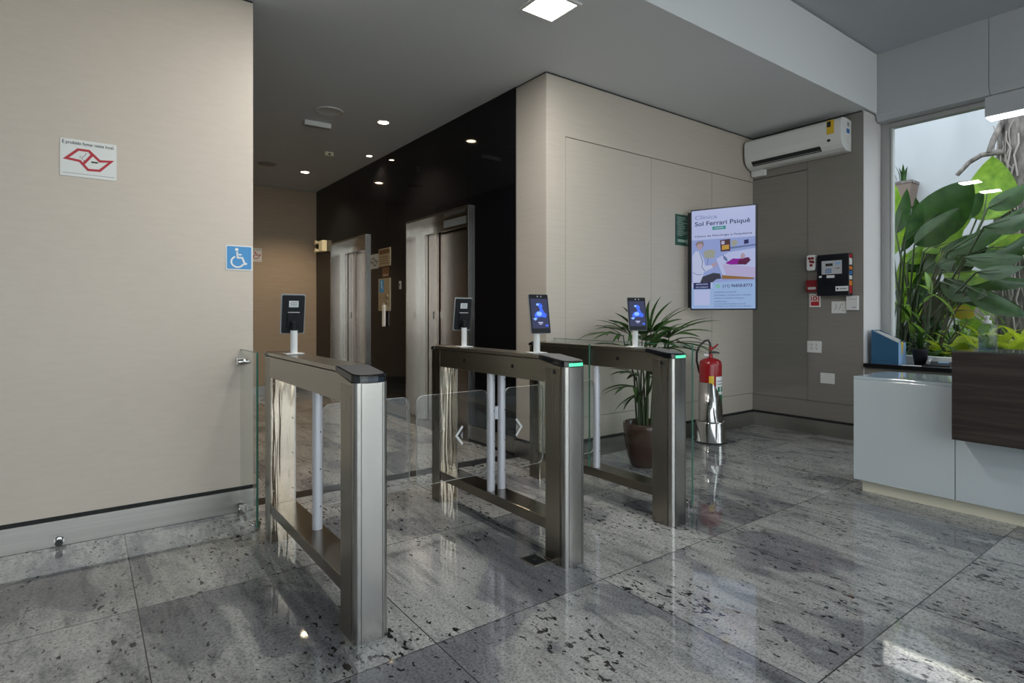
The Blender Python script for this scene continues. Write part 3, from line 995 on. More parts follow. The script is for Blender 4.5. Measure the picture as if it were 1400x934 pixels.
# ------------------------------------------------------------------ ceiling fittings
def square_lamp(label, x, y):
    t = thing('ceiling_lamp', label, 'ceiling lamp', (x, y, HC), 0, 'square ceiling lamps')
    b = MB()
    s, o = 0.115, 0.137
    for a in ((-o, -o, o, -s), (-o, s, o, o), (-o, -s, -s, s), (s, -s, o, s)):
        b.box((a[0], a[1], -0.012), (a[2], a[3], -0.0005), 'white_plastic')
    b.build('frame', t, bevel=0.002)
    MB().box((-s, -s, -0.008), (s, s, -0.0005), 'lamp_white').build('diffuser', t)
    return t


square_lamp('square white ceiling lamp at the top of the picture', 2.24, 2.64)
square_lamp('square ceiling lamp reflected in the garden window', 1.30, 2.64)


def spot(label, x, y, r, power, grp='corridor spot lamps'):
    t = thing('spot_lamp', label, 'ceiling lamp', (x, y, HC), 0, grp)
    b = MB()
    b.lathe([(r * 0.78, -0.001), (r * 0.8, -0.006), (r, -0.006), (r * 1.02, -0.0005)], 'white_plastic', seg=24)
    b.build('ring', t)
    b = MB(); b.lathe([(r * 0.78, -0.003), (0.0005, -0.003)], 'lamp_warm', seg=24)
    b.build('bulb', t)
    li = bpy.data.lights.new('spot_lamp', 'SPOT')
    li.energy = power; li.color = (1.0, 0.79, 0.55); li.spot_size = R(120); li.spot_blend = 0.6; li.shadow_soft_size = r * 0.7
    lo = bpy.data.objects.new('lamp_light', li); COL.objects.link(lo)
    lo.parent = t; lo.location = (0, 0, -0.02)
    return t


spot('bright spot lamp nearest the turnstiles in corridor ceiling', 2.31, 5.19, 0.062, 60)
spot('bright spot lamp deepest in the corridor ceiling', 2.30, 7.61, 0.062, 60)
spot('tiny spot lamp close to the black lift wall', 2.67, 6.39, 0.038, 10)

t = thing('ceiling_speaker', 'round grey speaker grille flush in the corridor ceiling', 'speaker', (1.79, 5.20, HC))
b = MB(); b.lathe([(0.002, -0.006), (0.10, -0.006), (0.105, -0.008), (0.122, -0.008), (0.125, -0.0005)], 'white_plastic', seg=36); b.build('grille', t)
t = thing('ceiling_light_bar', 'white emergency light bar on ceiling beside the round speaker', 'lamp', (1.80, 5.57, HC), R(-3))
b = MB(); b.box((-0.125, -0.03, -0.045), (0.125, 0.03, -0.0005), 'white_plastic'); b.build('body', t, bevel=0.006)
b = MB(); b.box((-0.115, -0.024, -0.049), (0.115, 0.024, -0.045), 'grey_plastic'); b.build('diffuser', t)
t = thing('motion_detector', 'small cream detector box on the corridor ceiling', 'detector', (2.235, 6.52, HC))
b = MB(); b.box((-0.05, -0.03, -0.05), (0.05, 0.03, -0.0005), 'cream_plastic'); b.build('body', t, bevel=0.008)
b = MB(); b.cyl((0.0, -0.031, -0.03), (0.0, -0.035, -0.03), 0.012, 'black_plastic', seg=14); b.build('lens', t)
t = thing('ceiling_cover', 'flat disc cover deep in the corridor ceiling', 'ceiling cover', (1.80, 7.48, HC))
b = MB(); b.lathe([(0.002, -0.008), (0.10, -0.008), (0.11, -0.0005)], 'grey_plastic', seg=28); b.build('disc', t)

# linear pendant lamp near the window
t = thing('linear_pendant', 'long grey linear lamp hanging in front of the window', 'pendant lamp', (4.2, -0.6, 2.27))
b = MB(); b.prism([(-0.05, 0.012), (0.05, 0.012), (0.05, 0.125), (-0.05, 0.125)], 'y', -1.0, 1.64, 'fixture_grey'); b.build('body', t, bevel=0.002)
b = MB(); b.box((-0.046, -0.995, 0.004), (0.046, 1.635, 0.0115), 'lamp_strip'); b.build('diffuser', t)
for y in (-0.8, 0.9):
    b = MB(); b.cyl((0, y, 0.125), (0, y, HU - 2.27), 0.0025, 'chrome', seg=8); b.build('suspension_cable', t)

# ------------------------------------------------------------------ air conditioner (faces -x)
t = thing('air_conditioner', 'white split air conditioner under the ceiling above the service wall', 'air conditioner', (XA - 0.0005, 3.335, 2.64), FACE_X)
LN = 0.945
pr = [(0, 0.0), (0, 0.285), (-0.10, 0.295), (-0.165, 0.29), (-0.195, 0.275), (-0.205, 0.245), (-0.205, 0.13), (-0.197, 0.085), (-0.18, 0.05), (-0.15, 0.02), (-0.10, 0.0)]
b = MB(); b.prism(pr, 'x', 0.0, LN, 'white_plastic', False); b.build('body', t, bevel=0.006)
b = MB()
pa = [(-0.2065, 0.26), (-0.2065, 0.13), (-0.1985, 0.085), (-0.19, 0.067), (-0.188, 0.07), (-0.2035, 0.13), (-0.2035, 0.26)]
b.prism(pa, 'x', 0.018, LN - 0.03, 'white_plastic'); b.build('front_panel', t)
def ac_pt(x, q, d):
    # point along the lower curved front, q 0..1 from z .062 down to .012
    p0, p1 = Vector((-0.1865, 0.060)), Vector((-0.140, 0.0155))
    p = p0.lerp(p1, q); n_ = Vector((-0.69, -0.72))
    p = p + n_ * d
    return (x, p.x, p.y)
b = MB()
b.add([ac_pt(0.07, -0.12, 0.004), ac_pt(LN - 0.19, -0.12, 0.004), ac_pt(LN - 0.19, 0.8, 0.004), ac_pt(0.07, 0.8, 0.004)], [(0, 1, 2, 3)], 'black_plastic')
b.build('air_outlet', t)
b = MB()
b.add([ac_pt(0.085, 0.50, 0.008), ac_pt(LN - 0.20, 0.50, 0.008), ac_pt(LN - 0.20, 0.64, 0.006), ac_pt(0.085, 0.64, 0.006)], [(0, 1, 2, 3)], 'grey_plastic')
b.build('louvre', t)
b = MB(); b.box((LN - 0.12, -0.2085, 0.085), (LN - 0.095, -0.2, 0.105), 'black_plastic'); b.build('receiver', t)
b = MB(); b.box((LN - 0.125, -0.2075, 0.15), (LN - 0.06, -0.2065, 0.275), 'sticker_yellow'); s_ = b.build('energy_label', t); s_['label'] = 'yellow energy label with a black patch'
b = MB(); b.box((LN - 0.122, -0.2085, 0.215), (LN - 0.088, -0.2077, 0.265), 'ink_black'); b.build('label_print', s_)
b = MB(); b.box((LN + 0.0002, -0.10, 0.16), (LN + 0.001, -0.04, 0.20), 'sticker_blue'); b.box((LN + 0.0002, -0.085, 0.225), (LN + 0.001, -0.045, 0.26), 'ink_grey'); b.box((LN + 0.0002, -0.095, 0.06), (LN + 0.001, -0.05, 0.14), 'paper'); b.build('side_sticker', t)
b = MB(); b.prism(roundrect(-0.012, -0.062, 0.13, 0.02, 0.02, 4), 'y', -0.055, -0.001, 'white_plastic'); b.build('pipe_cover', t, bevel=0.004)

# ------------------------------------------------------------------ things on the service wall (faces -x, left edge = larger y)
t = wall_x('alarm_control_panel', 'black fire alarm control box with grey keypad on service wall', 'alarm panel', 2.665, 1.325, XA)
MB().box((0, -0.075, 0), (0.285, 0, 0.385), 'panel_navy').build('enclosure', t, bevel=0.004)
b = MB(); b.box((0.045, -0.077, 0.20), (0.225, -0.075, 0.325), 'extrusion'); kp = b.build('keypad', t)
b = MB(); b.box((0.08, -0.078, 0.275), (0.145, -0.077, 0.30), 'ink_black'); b.build('display', kp)
for q in range(3):
    for p in range(3):
        b = MB()
        b.box((0.08 + p * 0.02, -0.0785, 0.212 + q * 0.015), (0.094 + p * 0.02, -0.077, 0.222 + q * 0.015), 'sticker_blue')
        b.build('button', kp)
MB().box((0.17, -0.078, 0.25), (0.21, -0.077, 0.255), 'ink_black').build('marking', kp)
MB().box((0.165, -0.078, 0.285), (0.215, -0.077, 0.31), 'holder_light').build('indicator_field', kp)
b = MB(); b.box((0.09, -0.0765, 0.165), (0.16, -0.075, 0.19), 'label_white'); b.box((0.02, -0.0765, 0.17), (0.045, -0.075, 0.188), 'label_white'); b.build('label_plate', t)
b = MB(); b.box((0.17, -0.0765, 0.04), (0.28, -0.075, 0.085), 'label_white'); lp = b.build('maker_plate', t)
b = MB(); b.disc(0.188, 0.062, 0.009, -0.077, 'ink_black', 14); b.rect(0.205, 0.056, 0.268, 0.068, -0.077, 'ink_grey'); b.build('print', lp)
b = MB()
yy = 0.30
for mname, z0, z1 in (('sticker_orange', 0.235, 0.265), ('sign_white', 0.28, 0.34), ('ink_red', 0.345, 0.375), ('sticker_blue', 0.19, 0.225), ('sign_white', 0.145, 0.18), ('sticker_orange', 0.09, 0.135), ('ink_red', 0.02, 0.085)):
    b.box((0.2852, -0.066, z0), (0.2862, -0.012, z1), mname)
b.build('side_stickers', t)['label'] = 'strip of coloured stickers'

t = wall_x('alarm_siren', 'white siren with dark red lens left of the alarm box', 'siren', 2.777, 1.572, XA)
b = MB(); b.prism(roundrect(0, 0, 0.085, 0.148, 0.018, 4), 'y', -0.045, 0, 'label_white'); b.build('body', t, bevel=0.004)
b = MB()
for cx, cz in ((0.03, 0.115), (0.058, 0.115), (0.04, 0.085), (0.062, 0.08), (0.045, 0.05)):
    b.cyl((cx, -0.045, cz), (cx, -0.051, cz), 0.0135, 'alarm_red', seg=14)
b.build('lens', t)
t = wall_x('alarm_call_point', 'dark red manual alarm button box under the siren', 'alarm button', 2.783, 1.367, XA)
MB().box((0, -0.045, 0), (0.115, 0, 0.112), 'alarm_red').build('box', t, bevel=0.004)
b = MB(); b.box((0.02, -0.047, 0.022), (0.095, -0.045, 0.045), 'extrusion'); b.build('break_glass', t)
t = wall_x('alarm_sign', 'small red and white fire alarm sign below the red box', 'sign', 2.769, 1.222, XA)
MB().box((0, -0.002, 0), (0.104, 0, 0.127), 'sign_white').build('board', t)
b = MB(); b.box((0.012, -0.0026, 0.012), (0.092, -0.002, 0.115), 'ink_red'); b.build('red_field', t)
b = MB(); b.disc(0.052, 0.082, 0.03, -0.003, 'sign_white', 20); b.disc(0.052, 0.082, 0.022, -0.0034, 'ink_red', 20); b.disc(0.052, 0.082, 0.010, -0.0038, 'sign_white', 16)
for a in (45, 135, 225, 315):
    ca, sa = math.cos(R(a)), math.sin(R(a))
    b.disc(0.052 + 0.040 * ca, 0.080 + 0.034 * sa, 0.007, -0.003, 'sign_white', 10)
b.build('symbol', t)
t = wall_x('wall_socket', 'white socket plate below the alarm box with dark cable marks', 'socket', 2.562, 1.16, XA)
MB().box((0, -0.010, 0), (0.13, 0, 0.112), 'paper').build('plate', t, bevel=0.003)
b = MB()
for pts in ([(0.03, 0.03), (0.045, 0.06), (0.04, 0.09)], [(0.06, 0.035), (0.075, 0.05), (0.085, 0.085)], [(0.09, 0.09), (0.105, 0.085)], [(0.095, 0.03), (0.11, 0.02)]):
    b.ribbon(pts, 0.006, -0.0106, 'ink_grey')
b.build('contacts', t)
t = wall_x('paper_notice_box', 'small white box with lid right under the alarm box corner', 'box', 2.424, 1.19, XA)
MB().box((0, -0.03, 0), (0.10, 0, 0.13), 'paper').build('body', t, bevel=0.003)
b = MB(); b.box((0.004, -0.032, 0.098), (0.096, -0.03, 0.102), 'ink_grey'); b.box((0.05, -0.0315, 0.02), (0.09, -0.03, 0.028), 'ink_grey'); b.build('lid_line', t)
t = wall_x('data_socket', 'white four way data socket plate on the lower service wall', 'socket', 2.79, 0.782, XA)
MB().box((0, -0.010, 0), (0.135, 0, 0.112), 'paper').build('plate', t, bevel=0.003)
b = MB()
for cx in (0.045, 0.09):
    for cz in (0.038, 0.074):
        b.ribbon([(cx - 0.012, cz + 0.008), (cx, cz + 0.010), (cx + 0.006, cz), (cx - 0.004, cz - 0.009)], 0.006, -0.0106, 'ink_grey')
b.build('ports', t)
t = wall_x('socket_cover', 'plain white blanking plate lowest on the service wall', 'wall plate', 2.665, 0.495, XA)
MB().box((0, -0.009, 0), (0.13, 0, 0.10), 'paper').build('plate', t, bevel=0.003)
b = MB(); b.cyl((0.065, -0.009, 0.088), (0.065, -0.0096, 0.088), 0.003, 'ink_grey', seg=10); b.build('screw', t)

# ------------------------------------------------------------------ green sign and television on the right wall
t = thing('directory_sign', 'dark green directory sign on the wall behind the screen', 'sign', (4.36, YT - 0.0005, 1.79))
MB().box((0, -0.004, 0), (0.23, 0, 0.285), 'sign_green').build('board', t)
b = MB()
rnd = random.Random(3)
for q in range(11):
    z = 0.255 - q * 0.0165
    b.rect(0.02 + 0.01 * rnd.random(), z, 0.10 + 0.09 * rnd.random(), z + 0.007, -0.0046, 'sign_green_text')
b.rect(0.03, 0.03, 0.16, 0.055, -0.0046, 'sign_green_text')
b.poly([(0.16, 0.018), (0.20, 0.042), (0.16, 0.066)], -0.0046, 'sign_green_text')
b.build('print', t)

TVW, TVH = 0.575, 0.92
t = thing('display_screen', 'tall lit advertising screen on an arm from the right wall', 'screen', (4.485, 3.285, 1.19), math.atan2(-0.535, 0.185))
b = MB(); b.box((0, 0, 0), (TVW, 0.035, TVH), 'black_plastic'); b.build('cabinet', t, bevel=0.002)
b = MB(); b.box((-0.028, 0.012, 0.02), (-0.001, 0.06, TVH - 0.02), 'black_matt'); b.build('side_housing', t)
b = MB(); b.box((0.16, 0.0352, 0.30), (0.42, 0.055, 0.62), 'black_matt'); b.build('mount_plate', t)
Bz = 0.012
s = MB(); s.rect(Bz, Bz, TVW - Bz, TVH - Bz, -0.0012, 'scr_white'); scr = s.build('screen', t)
X0, X1, Z0, Z1 = Bz, TVW - Bz, Bz, TVH - Bz
sw, sh = X1 - X0, Z1 - Z0
U = lambda u, v: (X0 + u * sw, Z0 + (1 - v) * sh)       # u right, v down
def spoly(b_, pts, y, mm):
    b_.poly([U(*p) for p in pts], y, mm)
b = MB(); y = -0.0018
spoly(b, [(0, 0.30), (1, 0.30), (1, 0.735), (0, 0.735)], y, 'scr_pale')
y -= 0.0003
spoly(b, [(0.46, 0.315), (0.62, 0.31), (0.62, 0.43), (0.47, 0.43)], y, 'scr_shelf')
spoly(b, [(0.49, 0.37), (0.60, 0.365), (0.60, 0.41), (0.49, 0.415)], y - 0.0002, 'scr_lamp')
spoly(b, [(0.48, 0.325), (0.53, 0.325), (0.53, 0.36), (0.48, 0.36)], y - 0.0002, 'scr_rosy')
spoly(b, [(0.62, 0.39), (1, 0.375), (1, 0.39), (0.62, 0.41)], y, 'scr_fold')
spoly(b, [(0.83, 0.33), (0.90, 0.325), (0.90, 0.365), (0.83, 0.37)], y, 'scr_navy')
spoly(b, [(0.64, 0.33), (0.70, 0.32), (0.74, 0.35), (0.69, 0.385), (0.64, 0.38)], y, 'scr_cushion')
spoly(b, [(0.19, 0.43), (0.25, 0.405), (0.36, 0.405), (0.385, 0.43), (0.37, 0.49), (0.22, 0.49)], y, 'scr_cushion')
spoly(b, [(0.40, 0.50), (0.60, 0.44), (1, 0.415), (1, 0.70), (0.50, 0.67)], y - 0.0001, 'scr_white')
spoly(b, [(0.50, 0.555), (1, 0.60), (1, 0.70), (0.55, 0.665)], y - 0.0002, 'scr_rosy')
spoly(b, [(0.49, 0.665), (0.98, 0.70), (0.98, 0.715), (0.49, 0.705)], y - 0.0003, 'scr_wood')
spoly(b, [(0.54, 0.55), (0.66, 0.505), (0.75, 0.51), (0.88, 0.50), (0.92, 0.53), (0.86, 0.57), (0.62, 0.565)], y - 0.0003, 'scr_purple')
spoly(b, [(0.75, 0.525), (0.90, 0.50), (0.93, 0.53), (0.86, 0.572), (0.73, 0.565)], y - 0.0004, 'scr_maroon')
spoly(b, [(0.78, 0.47), (0.82, 0.455), (0.85, 0.48), (0.83, 0.51), (0.78, 0.51)], y - 0.0005, 'scr_skin')
spoly(b, [(0.50, 0.46), (0.57, 0.50), (0.58, 0.54), (0.52, 0.51)], y - 0.0005, 'scr_fold')
# seated person with white shirt, in profile
spoly(b, [(0.06, 0.34), (0.10, 0.315), (0.19, 0.315), (0.20, 0.35), (0.17, 0.385), (0.10, 0.385)], y - 0.0004, 'scr_hair')
spoly(b, [(0.09, 0.345), (0.17, 0.335), (0.18, 0.37), (0.15, 0.395), (0.11, 0.40), (0.09, 0.375)], y - 0.0006, 'scr_skin')
spoly(b, [(0.01, 0.46), (0.07, 0.41), (0.14, 0.42), (0.20, 0.50), (0.22, 0.565), (0.36, 0.56), (0.36, 0.585), (0.20, 0.63), (0.16, 0.735), (0.02, 0.735)], y - 0.0005, 'scr_shirt')
spoly(b, [(0.32, 0.555), (0.40, 0.53), (0.42, 0.555), (0.35, 0.59)], y - 0.0007, 'scr_skin')
spoly(b, [(0.14, 0.735), (0.18, 0.675), (0.35, 0.64), (0.46, 0.65), (0.48, 0.70), (0.40, 0.705), (0.34, 0.735)], y - 0.0008, 'scr_trouser')
b.ribbon([U(0.13, 0.42), U(0.18, 0.52), U(0.17, 0.58), U(0.22, 0.62)], 0.006, y - 0.0009, 'scr_fold')
b.ribbon([U(0.27, 0.49), U(0.26, 0.56)], 0.006, y - 0.0009, 'scr_fold')
b.ribbon([U(0.02, 0.63), U(0.10, 0.655), U(0.17, 0.65)], 0.005, y - 0.0009, 'scr_fold')
b.build('picture', scr)['label'] = 'advert photo of a seated person in white shirt'
b = MB(); y = -0.0034
spoly(b, [(0.34, 0.735), (1, 0.725), (1, 1), (0, 1), (0, 0.79), (0.34, 0.79)], y + 0.0001, 'scr_sky')
b.build('caption_panel', scr)
b = MB(); spoly(b, [(0.03, 0.735), (0.31, 0.735), (0.31, 0.80), (0.03, 0.80)], y, 'scr_navy'); b.build('caption_panel', scr)
b = MB(); spoly(b, [(0.04, 0.81), (0.30, 0.81), (0.30, 0.965), (0.04, 0.965)], y, 'scr_white'); b.build('blank_field', scr)
b = MB(); b.disc(*U(0.43, 0.775), 0.019, y - 0.0002, 'scr_lime', 20); b.build('phone_symbol', scr)
b = MB(); spoly(b, [(0.34, 0.175), (0.55, 0.175), (0.55, 0.208), (0.34, 0.208)], y, 'scr_green'); b.build('title_badge', scr)
TY = -0.0040
def stext(s_, size, u, v, mm, width=None, align='LEFT'):
    p = U(u, v)
    return text('lettering', s_, size, p[0], p[1], TY, mm, scr, align, width * sw if width else None)
stext('Clínica', 0.050, 0.05, 0.075, 'scr_grey', 0.36)
stext('Sol Ferrari Psiquê', 0.055, 0.05, 0.14, 'scr_ink', 0.87)
stext('saúde', 0.022, 0.445, 0.19, 'scr_white', 0.14, 'CENTER')
stext('Clínica de Psicologia e Psiquiatria', 0.021, 0.05, 0.265, 'scr_ink', 0.90)
stext('AGENDE AGORA', 0.018, 0.17, 0.752, 'scr_white', 0.20, 'CENTER')
stext('SUA CONSULTA', 0.018, 0.17, 0.782, 'scr_white', 0.20, 'CENTER')
stext('(11) 96858.8773', 0.036, 0.50, 0.775, 'scr_ink', 0.45)
for q, (wd, v) in enumerate(((0.34, 0.835), (0.56, 0.865), (0.46, 0.895), (0.20, 0.928), (0.48, 0.952), (0.56, 0.975))):
    stext(('atendimento presencial', 'psicologia e terapia para crianças', 'adultos e avaliações em grupo', 'endereço', 'rua com estacionamento no local', 'próximo ao metrô e ao centro')[q], 0.019, 0.37, v, 'scr_fold', wd)
# arm to wall
am = MB()
am.box((4.74, YT - 0.02, 1.50), (4.86, YT - 0.0005, 1.80), 'black_matt')
am.tube([(4.80, YT - 0.02, 1.65), (4.86, 3.20, 1.65), (4.655, 3.10, 1.65)], 0.018, 'black_matt', 10)
ao = am.build('wall_arm')
ao.parent = t
ao.matrix_parent_inverse = (Matrix.Translation(t.location) @ Matrix.Rotation(t.rotation_euler.z, 4, 'Z')).inverted()

# ------------------------------------------------------------------ fire extinguisher and its stand
EX, EY = 4.545, 3.115
t = thing('extinguisher_stand', 'polished steel stand holding the fire extinguisher', 'stand', (EX, EY, 0))
b = MB()
b.lathe([(0.002, 0.004), (0.132, 0.004), (0.135, 0.0), (0.135, 0.012), (0.127, 0.02), (0.127, 0.18), (0.122, 0.19), (0.105, 0.195), (0.105, 0.188), (0.112, 0.184), (0.112, 0.03), (0.002, 0.03)], 'chrome', seg=48)
b.build('drum', t)
b = MB()
# half sleeve with a slanting cut top
nseg = 30
v, f = [], []
for k in range(nseg + 1):
    deg = -100 + 300 * k / nseg            # measured clockwise from the side facing the lobby
    a = R(-123 - deg)
    q = min(1.0, max(0.0, (deg + 100) / 125.0))
    ztop = 0.23 + 0.31 * (q * q * (3 - 2 * q))
    for rr in (0.1045, 0.1015):
        v += [(rr * math.cos(a), rr * math.sin(a), 0.185), (rr * math.cos(a), rr * math.sin(a), ztop)]
for k in range(nseg):
    i, j = 4 * k, 4 * (k + 1)
    f += [(i, j, j + 1, i + 1), (i + 2, i + 3, j + 3, j + 2), (i + 1, j + 1, j + 3, i + 3)]
b.add(v, f, 'chrome', True)
sl = b.build('sleeve', t)
b = MB(); b.lathe([(0.133, 0.0), (0.139, 0.002), (0.139, 0.012), (0.1352, 0.014)], 'rubber', seg=40); b.build('rubber_foot', t)

t = thing('fire_extinguisher', 'red fire extinguisher standing in its polished steel stand', 'fire extinguisher', (EX, EY, 0.031))
b = MB(); b.lathe([(0.002, 0.0), (0.090, 0.0), (0.098, 0.01), (0.098, 0.665), (0.092, 0.695), (0.070, 0.715), (0.035, 0.725), (0.022, 0.73), (0.002, 0.73)], 'extinguisher_red', seg=40); b.build('cylinder', t)
def wrap(name, a0, a1, z0, z1, rr, mm, par):
    bb = MB(); v = []; f = []
    for k in range(13):
        a = R(a0 + (a1 - a0) * k / 12)
        v += [(rr * math.cos(a), rr * math.sin(a), z0), (rr * math.cos(a), rr * math.sin(a), z1)]
    for k in range(12):
        f.append((2 * k, 2 * k + 2, 2 * k + 3, 2 * k + 1))
    bb.add(v, f, mm, True)
    return bb.build(name, par)
A = -123      # direction facing the camera
lab = wrap('paper_label', A + 6, A + 86, 0.16, 0.565, 0.0988, 'label_white', t)
lab['label'] = 'white label with green and red bands'
wrap('green_band', A + 6, A + 86, 0.285, 0.405, 0.0993, 'label_green', lab)
wrap('red_band', A + 15, A + 86, 0.165, 0.235, 0.0993, 'ink_red', lab)
for k in range(3):
    wrap('print', A + 16 + 22 * k, A + 30 + 22 * k, 0.43, 0.475, 0.0993, 'label_green', lab)
wrap('print', A + 12, A + 80, 0.52, 0.53, 0.0993, 'ink_grey', lab)
wrap('print', A + 12, A + 74, 0.495, 0.503, 0.0993, 'ink_grey', lab)
wrap('yellow_tag', A - 30, A - 5, 0.42, 0.57, 0.1008, 'sticker_yellow', t)['label'] = 'yellow inspection tag'
b = MB()
b.cyl((0, 0, 0.73), (0, 0, 0.765), 0.02, 'extinguisher_red', seg=18)
b.cyl((0, 0, 0.765), (0.0, 0, 0.83), 0.014, 'extinguisher_red', seg=14)
b.build('valve', t)
b = MB()
b.tube([(-0.02, 0.0, 0.79), (0.03, -0.02, 0.82), (0.055, -0.04, 0.85)], [0.011, 0.010, 0.008], 'extinguisher_red', 8)
b.tube([(-0.02, 0.0, 0.775), (0.035, -0.03, 0.778), (0.06, -0.05, 0.768)], [0.010, 0.009, 0.007], 'rubber', 8)
b.build('handle', t)
b = MB(); b.cyl((-0.012, 0.012, 0.75), (-0.04, 0.04, 0.75), 0.016, 'alu_bright', seg=14); b.build('gauge', t)
b = MB()
d = Vector((-0.80, 0.60, 0))
pth = [Vector((0.0, 0, 0.83)), Vector((0, 0, 0.86)) + d * 0.005, Vector((0, 0, 0.886)) + d * 0.02, Vector((0, 0, 0.880)) + d * 0.05, Vector((0, 0, 0.84)) + d * 0.095, Vector((0, 0, 0.78)) + d * 0.122, Vector((0.03, 0.045, 0.70)) + d * 0.105, Vector((0.06, 0.09, 0.58)) + d * 0.06]
b.tube(pth, 0.0095, 'rubber', 10); b.build('hose', t)

# ------------------------------------------------------------------ potted palm
PX, PY = 3.44, 2.93
t = thing('potted_palm', 'dark green fan palm in a brown glazed pot against the wall', 'potted plant', (PX, PY, 0))
b = MB(); b.lathe([(0.002, 0.0), (0.105, 0.0), (0.112, 0.01), (0.135, 0.09), (0.155, 0.19), (0.165, 0.29), (0.166, 0.325), (0.158, 0.33), (0.150, 0.322), (0.148, 0.29), (0.002, 0.285)], 'pot_brown', seg=44); b.build('pot', t)
b = MB(); b.lathe([(0.149, 0.292), (0.10, 0.302), (0.05, 0.297), (0.002, 0.304)], 'soil', seg=24); b.build('soil', t)
rnd = random.Random(11)
stems = MB(); fol = MB()
def fan(c, d, nleaf, ln, spread, mat='leaf_palm', wd=0.040):
    d = Vector(d).normalized()
    side = d.cross(Vector((0, 0, 1)))
    if side.length < 0.05:
        side = Vector((1, 0, 0))
    side.normalize()
    upv = side.cross(d).normalized()
    for k in range(nleaf):
        a = (k / (nleaf - 1) - 0.5) * spread
        v = (d * math.cos(a) + side * math.sin(a) + upv * rnd.uniform(-0.1, 0.12)).normalized()
        l_ = ln * (0.78 + 0.3 * math.cos(a)) * rnd.uniform(0.85, 1.1)
        mid = c + v * (l_ * 0.5)
        tip = c + v * l_ - Vector((0, 0, l_ * rnd.uniform(0.06, 0.28)))
        fol.leaf(c, tip, wd * rnd.uniform(0.8, 1.15), mat, 0.10, 0.3, upv, 7, 0.75)
cr = RGT.normalized()
ctr = FWD.normalized()
heads = [  # (right, back, height, azimuth across picture (deg, 0 = right, 90 = up), length)
    (-0.16, 0.03, 0.98, 168, 0.36), (-0.12, -0.04, 0.99, 150, 0.34), (-0.05, 0.05, 1.00, 118, 0.30), (0.04, -0.02, 1.02, 75, 0.28), (0.10, 0.04, 1.00, 48, 0.32),
    (0.17, -0.04, 0.97, 22, 0.38), (0.19, 0.03, 0.92, 2, 0.38), (0.13, -0.06, 0.88, -8, 0.34), (0.04, -0.09, 0.92, 60, 0.24), (-0.16, -0.05, 0.90, 186, 0.34), (0.0, 0.10, 0.95, 100, 0.28), (0.10, 0.10, 0.94, 35, 0.32),
    (0.02, -0.05, 0.80, 85, 0.22), (0.02, -0.06, 0.70, 120, 0.22), (-0.07, -0.03, 0.68, 160, 0.26), (-0.09, -0.06, 0.60, 190, 0.28), (-0.04, -0.07, 0.55, 215, 0.22), (0.06, 0.02, 0.66, 20, 0.24), (0.03, -0.08, 0.62, -60, 0.18), (0.0, -0.06, 0.74, 60, 0.2)]
for (rx, bk, hz, az, ln) in heads:
    h = cr * rx + ctr * bk + Vector((0, 0, hz))
    base = Vector((rx * 0.35 + rnd.uniform(-0.03, 0.03), 0, 0)) * 1.0
    b0 = cr * base.x + ctr * (bk * 0.4 + rnd.uniform(-0.03, 0.03)) + Vector((0, 0, 0.29))
    m1 = b0.lerp(h, 0.5) + Vector((0, 0, 0.04))
    m1 = Vector((b0.x * 0.8 + h.x * 0.2, b0.y * 0.8 + h.y * 0.2, m1.z))
    stems.tube([b0, m1, b0.lerp(h, 0.8) * 0.5 + h * 0.5, h], [0.008, 0.0065, 0.005, 0.004], 'stem_green', 7)
    dv = cr * math.cos(R(az)) + Vector((0, 0, math.sin(R(az)) * 0.9 + 0.1)) + ctr * rnd.uniform(-0.35, 0.25)
    fan(h, dv, 7 if hz > 0.8 else 6, ln, R(150))
for v_ in fol.v:                       # fronds bend along the wall instead of entering it
    if v_.y > 0.30:
        v_.y = 0.30 + min(0.10, (v_.y - 0.30) * 0.35)
stems.build('stems', t)
fol.build('foliage', t)

# ------------------------------------------------------------------ floor plate
t = thing('floor_outlet', 'small dark floor plate beside the middle turnstile', 'floor plate', (1.700, 2.10, 0))
MB().box((-0.055, -0.055, 0.0), (0.035, 0.055, 0.004), 'steel_rail').build('frame', t, bevel=0.001)
b = MB(); b.box((-0.047, -0.047, 0.004), (0.027, 0.047, 0.0048), 'black_matt'); b.build('lid', t)
b = MB(); b.cyl((-0.01, 0, 0.0048), (-0.01, 0, 0.0056), 0.008, 'chrome', seg=12); b.build('finger_hole', t)

# ------------------------------------------------------------------ reception desk
XD, YD, HD = 4.05, 1.70, 0.747
t = thing('reception_desk', 'glossy white reception desk below the garden window', 'desk', (XD, YD, 0))
b = MB()
b.box((0.022, -3.3, 0.078), (0.50, -0.003, HD - 0.018), 'counter_white')
b.build('carcass', t)
for a, b_ in ((-0.546, 0.0), (-1.60, -0.550), (-3.3, -1.604)):
    MB().box((0, a, 0.074), (0.020, b_, HD - 0.019), 'counter_white').build('front_panel', t, bevel=0.0015)
MB().box((0, -3.3, HD - 0.018), (0.51, 0, HD), 'counter_top').build('worktop', t, bevel=0.002)
b = MB()
b.box((0.035, -3.3, 0), (0.47, -0.04, 0.0735), 'kick_cream'); b.build('plinth', t)

t = thing('counter_box', 'dark wood counter box fixed over the white desk', 'counter', (3.90, 1.125, 0))
b = MB()
b.prism([(0, 0.45), (0.148, 0.45), (0.148, HD + 0.002), (0.42, HD + 0.002), (0.42, 0.943), (0, 0.943)], 'y', -2.6, 0.0, 'dark_wood')
b.build('veneer_body', t, bevel=0.002)
MB().box((0.004, -2.6, 0.943), (0.416, -0.004, 0.947), 'wood_top_glass').build('glass_top', t)

